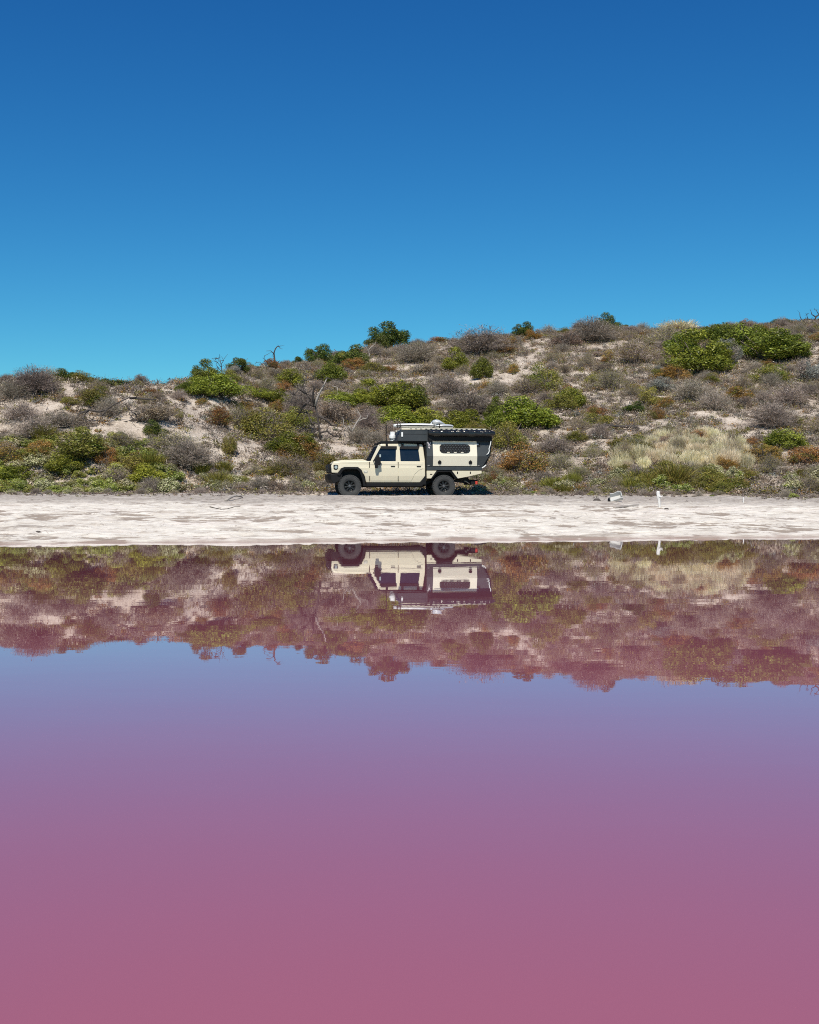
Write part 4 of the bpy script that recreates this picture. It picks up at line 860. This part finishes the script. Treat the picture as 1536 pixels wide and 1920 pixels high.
dead('dead_branch', 'bleached white forked dead stump behind the truck windscreen', 'branch', 470, 600, 6.144, (1172, 1370), [([(1172, 1370), (1160, 1290), (1195, 1235), (1225, 1180), (1268, 1115), (1252, 1075)], .075), ([(1160, 1290), (1132, 1225), (1108, 1245)], .06), ([(1225, 1180), (1290, 1140), (1330, 1135), (1345, 1120)], .03), ([(1075, 1225), (1065, 1140), (1058, 1115)], .03), ([(1160, 1340), (1100, 1250), (1085, 1220)], .05)], W_, .07, .3, 3, 12)
dead('dead_branch', 'tangled dark dead branches behind the bleached forked stump', 'branch', 470, 600, 6.144, (1290, 1260), [([(1290, 1260), (1330, 1200), (1400, 1150), (1450, 1120)], .06), ([(1300, 1250), (1380, 1210), (1460, 1180)], .05), ([(1290, 1230), (1310, 1170), (1370, 1130)], .04), ([(1290, 1262), (1240, 1200), (1180, 1170), (1110, 1150)], .045)], D_, .06, .5, 4, 60)
dead('dead_branch', 'thin hooked pale branch standing in bright green shrubs', 'branch', 470, 600, 6.144, (1010, 890), [([(1010, 890), (1003, 830), (998, 775), (940, 758)], (.05, W_)), ([(1010, 885), (1040, 850), (1062, 825)], .045)], D_, .05, .3, 5)
dead('dead_tree', 'low spreading leafless dead tree lying along the skyline', 'tree', 1340, 560, 7.837, (1500, 330), [([(1500, 330), (1470, 290), (1490, 245), (1536, 212), (1610, 190)], .12), ([(1480, 300), (1420, 285), (1340, 280), (1280, 298), (1252, 240), (1246, 190)], .07), ([(1490, 245), (1430, 212), (1405, 152)], .06), ([(1375, 280), (1362, 215), (1386, 188)], .04), ([(1536, 212), (1500, 140), (1475, 135)], .04), ([(1500, 330), (1600, 290), (1700, 300), (1760, 240)], .08), ([(1610, 190), (1680, 150), (1700, 90)], .05)], D_, .1, .4, 6, 40)
dead('dead_branch', 'fallen dark arched log on pale sand', 'branch', 0, 570, 3.84, (545, 845), [([(545, 845), (570, 790), (640, 765), (720, 775), (770, 760), (830, 720), (930, 675), (985, 672)], .06), ([(640, 765), (600, 820), (640, 850)], .07), ([(770, 760), (740, 800), (725, 810)], .05), ([(930, 675), (1050, 685), (1130, 695)], .06)], D_, .1, .5, 7, 30)
dead('dead_branch', 'flat heap of grey fallen sticks on pale sand', 'branch', 0, 570, 3.84, (1000, 850), [([(1000, 850), (980, 800), (940, 770)], .06), ([(1000, 850), (1040, 800), (1090, 790), (1110, 830)], .05), ([(900, 860), (960, 840), (1020, 835)], .05), ([(760, 870), (850, 850), (930, 850)], .05)], D_, .08, .6, 8, 40)
dead('dead_branch', 'dark fallen log lying above the pale grass bank', 'branch', 960, 570, 4.084, (960, 960), [([(970, 962), (940, 935), (870, 940), (800, 935), (720, 925), (670, 940)], .10), ([(720, 925), (660, 970), (640, 1000)], .06), ([(900, 960), (860, 965), (830, 985)], .07)], D_, .1, .5, 9, 24)
dead('dead_tree', 'thin leafless grey sapling on the skyline beside the upright green bush', 'tree', 330, 570, 3.84, (335, 505), [([(335, 505), (328, 430), (316, 368)], .035), ([(327, 435), (300, 400), (285, 380)], .02), ([(325, 415), (342, 385), (345, 372)], .02), ([(331, 465), (305, 440), (290, 415)], .02), ([(322, 400), (305, 375)], .015)], M['deadwood'], .03, .3, 12, 26)
dead('dead_branch', 'small dead fork beside a grey bush below the green skyline bushes', 'branch', 330, 570, 3.84, (1390, 400), [([(1390, 400), (1393, 360), (1385, 330), (1430, 290)], .07), ([(1393, 360), (1370, 310), (1350, 290)], .04)], W_, .06, .3, 10, 10)
def lying(name, label, cat, a, b, rad, mat, seed, forks=2):
    rr = random.Random(seed); A = Vector(ground_at(*a)); Bv = Vector(ground_at(*b)); e = empty(name, A); tag(e, label, cat); n = 6; pts = []
    for i in range(n):
        t = i / (n - 1); p = A.lerp(Bv, t) + Vector((0, rr.uniform(-.12, .12), 0)); p.z = float(zf(p.x, p.y)) + rad * (.8 - .4 * t) + (.10 * math.sin(t * 3.1) if forks else 0); pts.append(p - A)
    MB().tube(pts, [rad * (1 - .6 * i / (n - 1)) for i in range(n)], 7).build('trunk', mat, e, smooth=True)
    for q in range(forks):
        p = pts[rr.randint(1, 4)]; d = Vector((rr.uniform(-.5, .5), rr.uniform(-.4, .1), rr.uniform(.05, .22))); MB().tube([p, p + d * .6, p + d], [rad * .6, rad * .4, rad * .2], 6).build('branch', mat, e, smooth=True)
    return e
lying('driftwood', 'pale forked driftwood branch lying on the grey silt', 'driftwood', (424, 940), (455, 934), .045, W_, 1, 3)
lying('driftwood', 'thin dark driftwood stick lying flat on the white salt', 'driftwood', (392, 953), (450, 951), .016, D_, 2, 0)
# white post, foam box, plank, stake
def lump(b, c, r, seed): pass
X, Y, Z = ground_at(1236, 951); k = Y / F
e = empty('marker_post', (X, Y, Z - .05)); e.scale = (.85, .85, .88); tag(e, 'white upright timber post with a knobbed top standing on the salt shore', 'post')
rg = []
for z, hw, dx in ((0, .055, .03), (.12, .055, .02), (.30, .06, .0), (.40, .085, -.01), (.46, .10, -.01), (.52, .085, -.03), (.60, .085, -.035), (.635, .06, -.03)):
    hw *= .8; rg.append([(dx + hw * (math.cos(a) + .15 * math.sin(3 * a)), hw * .8 * math.sin(a), z) for a in np.linspace(0, 2 * math.pi, 10, endpoint=False)])
MB().loft(rg).build('post_shaft', M['whitewood'], e, .006)
MB().tube([(-.02, -.06, .44), (.09, -.07, .43), (.115, -.06, .47)], .022, 6).build('knob', M['whitewood'], e)
X, Y, Z = ground_at(1156, 940); e = empty('foam_box', (X, Y, Z - .03), R(-18)); e.rotation_euler = (R(40), R(-13), R(-14)); e.location.z += .11; tag(e, 'broken white foam box tipped on its side on the silt', 'box')
w0, d0, h0, t0 = .44, .27, .20, .028
MB().prism([(-w0 / 2, 0), (w0 / 2, 0), (w0 / 2 + .03, h0 * .55), (w0 / 2 - .04, h0 * .62), (-w0 / 2 + .05, h0 * .32)], -d0 / 2, -d0 / 2 + t0).build('front_panel', M['foam'], e, .012)
MB().prism([(-w0 / 2, 0), (w0 / 2, 0), (w0 / 2, h0), (.1, h0 * 1.12), (-.05, h0 * .9), (-w0 / 2 + .04, h0)], d0 / 2 - t0, d0 / 2).build('back_panel', M['foam'], e, .012)
MB().box(-w0 / 2 + t0, w0 / 2 - t0, -d0 / 2 + t0, d0 / 2 - t0, .005, .04).build('base', M['foam'], e, .008)
MB().box(w0 / 2 - t0, w0 / 2, -d0 / 2 + t0 + .002, d0 / 2 - t0 - .002, 0, h0 * .95).build('end_panel', M['foam'], e, .012)
MB().box(-w0 / 2, -w0 / 2 + t0, -d0 / 2 + t0 + .002, d0 / 2 - t0 - .002, 0, h0 * .45).build('end_panel', M['foam'], e, .012)
MB().prism([(-w0 / 2 - .09, .0), (-w0 / 2 + .02, .0), (-w0 / 2 + .01, .10), (-w0 / 2 - .04, .08)], -.10, .06).build('black_wedge', M['black'], e, .008)  # black wedge at the left end of the box
Xa, Ya, Za = ground_at(1152, 953); Xb, Yb, Zb = ground_at(1176, 945)
e = MB().box(0, math.hypot(Xb - Xa, (Yb - Ya) * .35), -.05, .05, 0, .035).build('plank', M['palewood'], None, .006); e.location = (Xa, Ya, Za + .01); e.rotation_euler = (R(6), R(-3), math.atan2((Yb - Ya) * .35, Xb - Xa)); tag(e, 'short grey weathered plank lying by the broken foam box', 'plank')
X, Y, Z = ground_at(1394, 943); e = MB().tube([(0, 0, -.04), (.01, 0, .1), (.005, .01, .2)], [.022, .02, .012], 6).build('stake', M['whitewood'], None); e.location = (X, Y, Z); tag(e, 'tiny white stake stuck in the grey silt', 'stake')
rr = random.Random(4)
for q, (p, v, s_) in enumerate(((1458, 931, .12), (1475, 932, .16), (1500, 932, .13), (1120, 938, .10), (1250, 955, .06), (72, 1007, .05))):
    X, Y, Z = ground_at(p, v); rg = []
    for z in (0, .35, .75, 1.0): rg.append([((1.15 - z * .75) * s_ * (.8 + .5 * rr.random()) * math.cos(a) * 1.4, (1.15 - z * .75) * s_ * math.sin(a), (z * .8 - .15) * s_) for a in np.linspace(0, 2 * math.pi, 8, endpoint=False)])
    e = MB().loft(rg).build('silt_clod', M['deadwood'], None, .01); e.location = (X, Y, Z); tag(e, 'small dark clod lying on the shore crust', 'clod', 'dark clods on the shore')
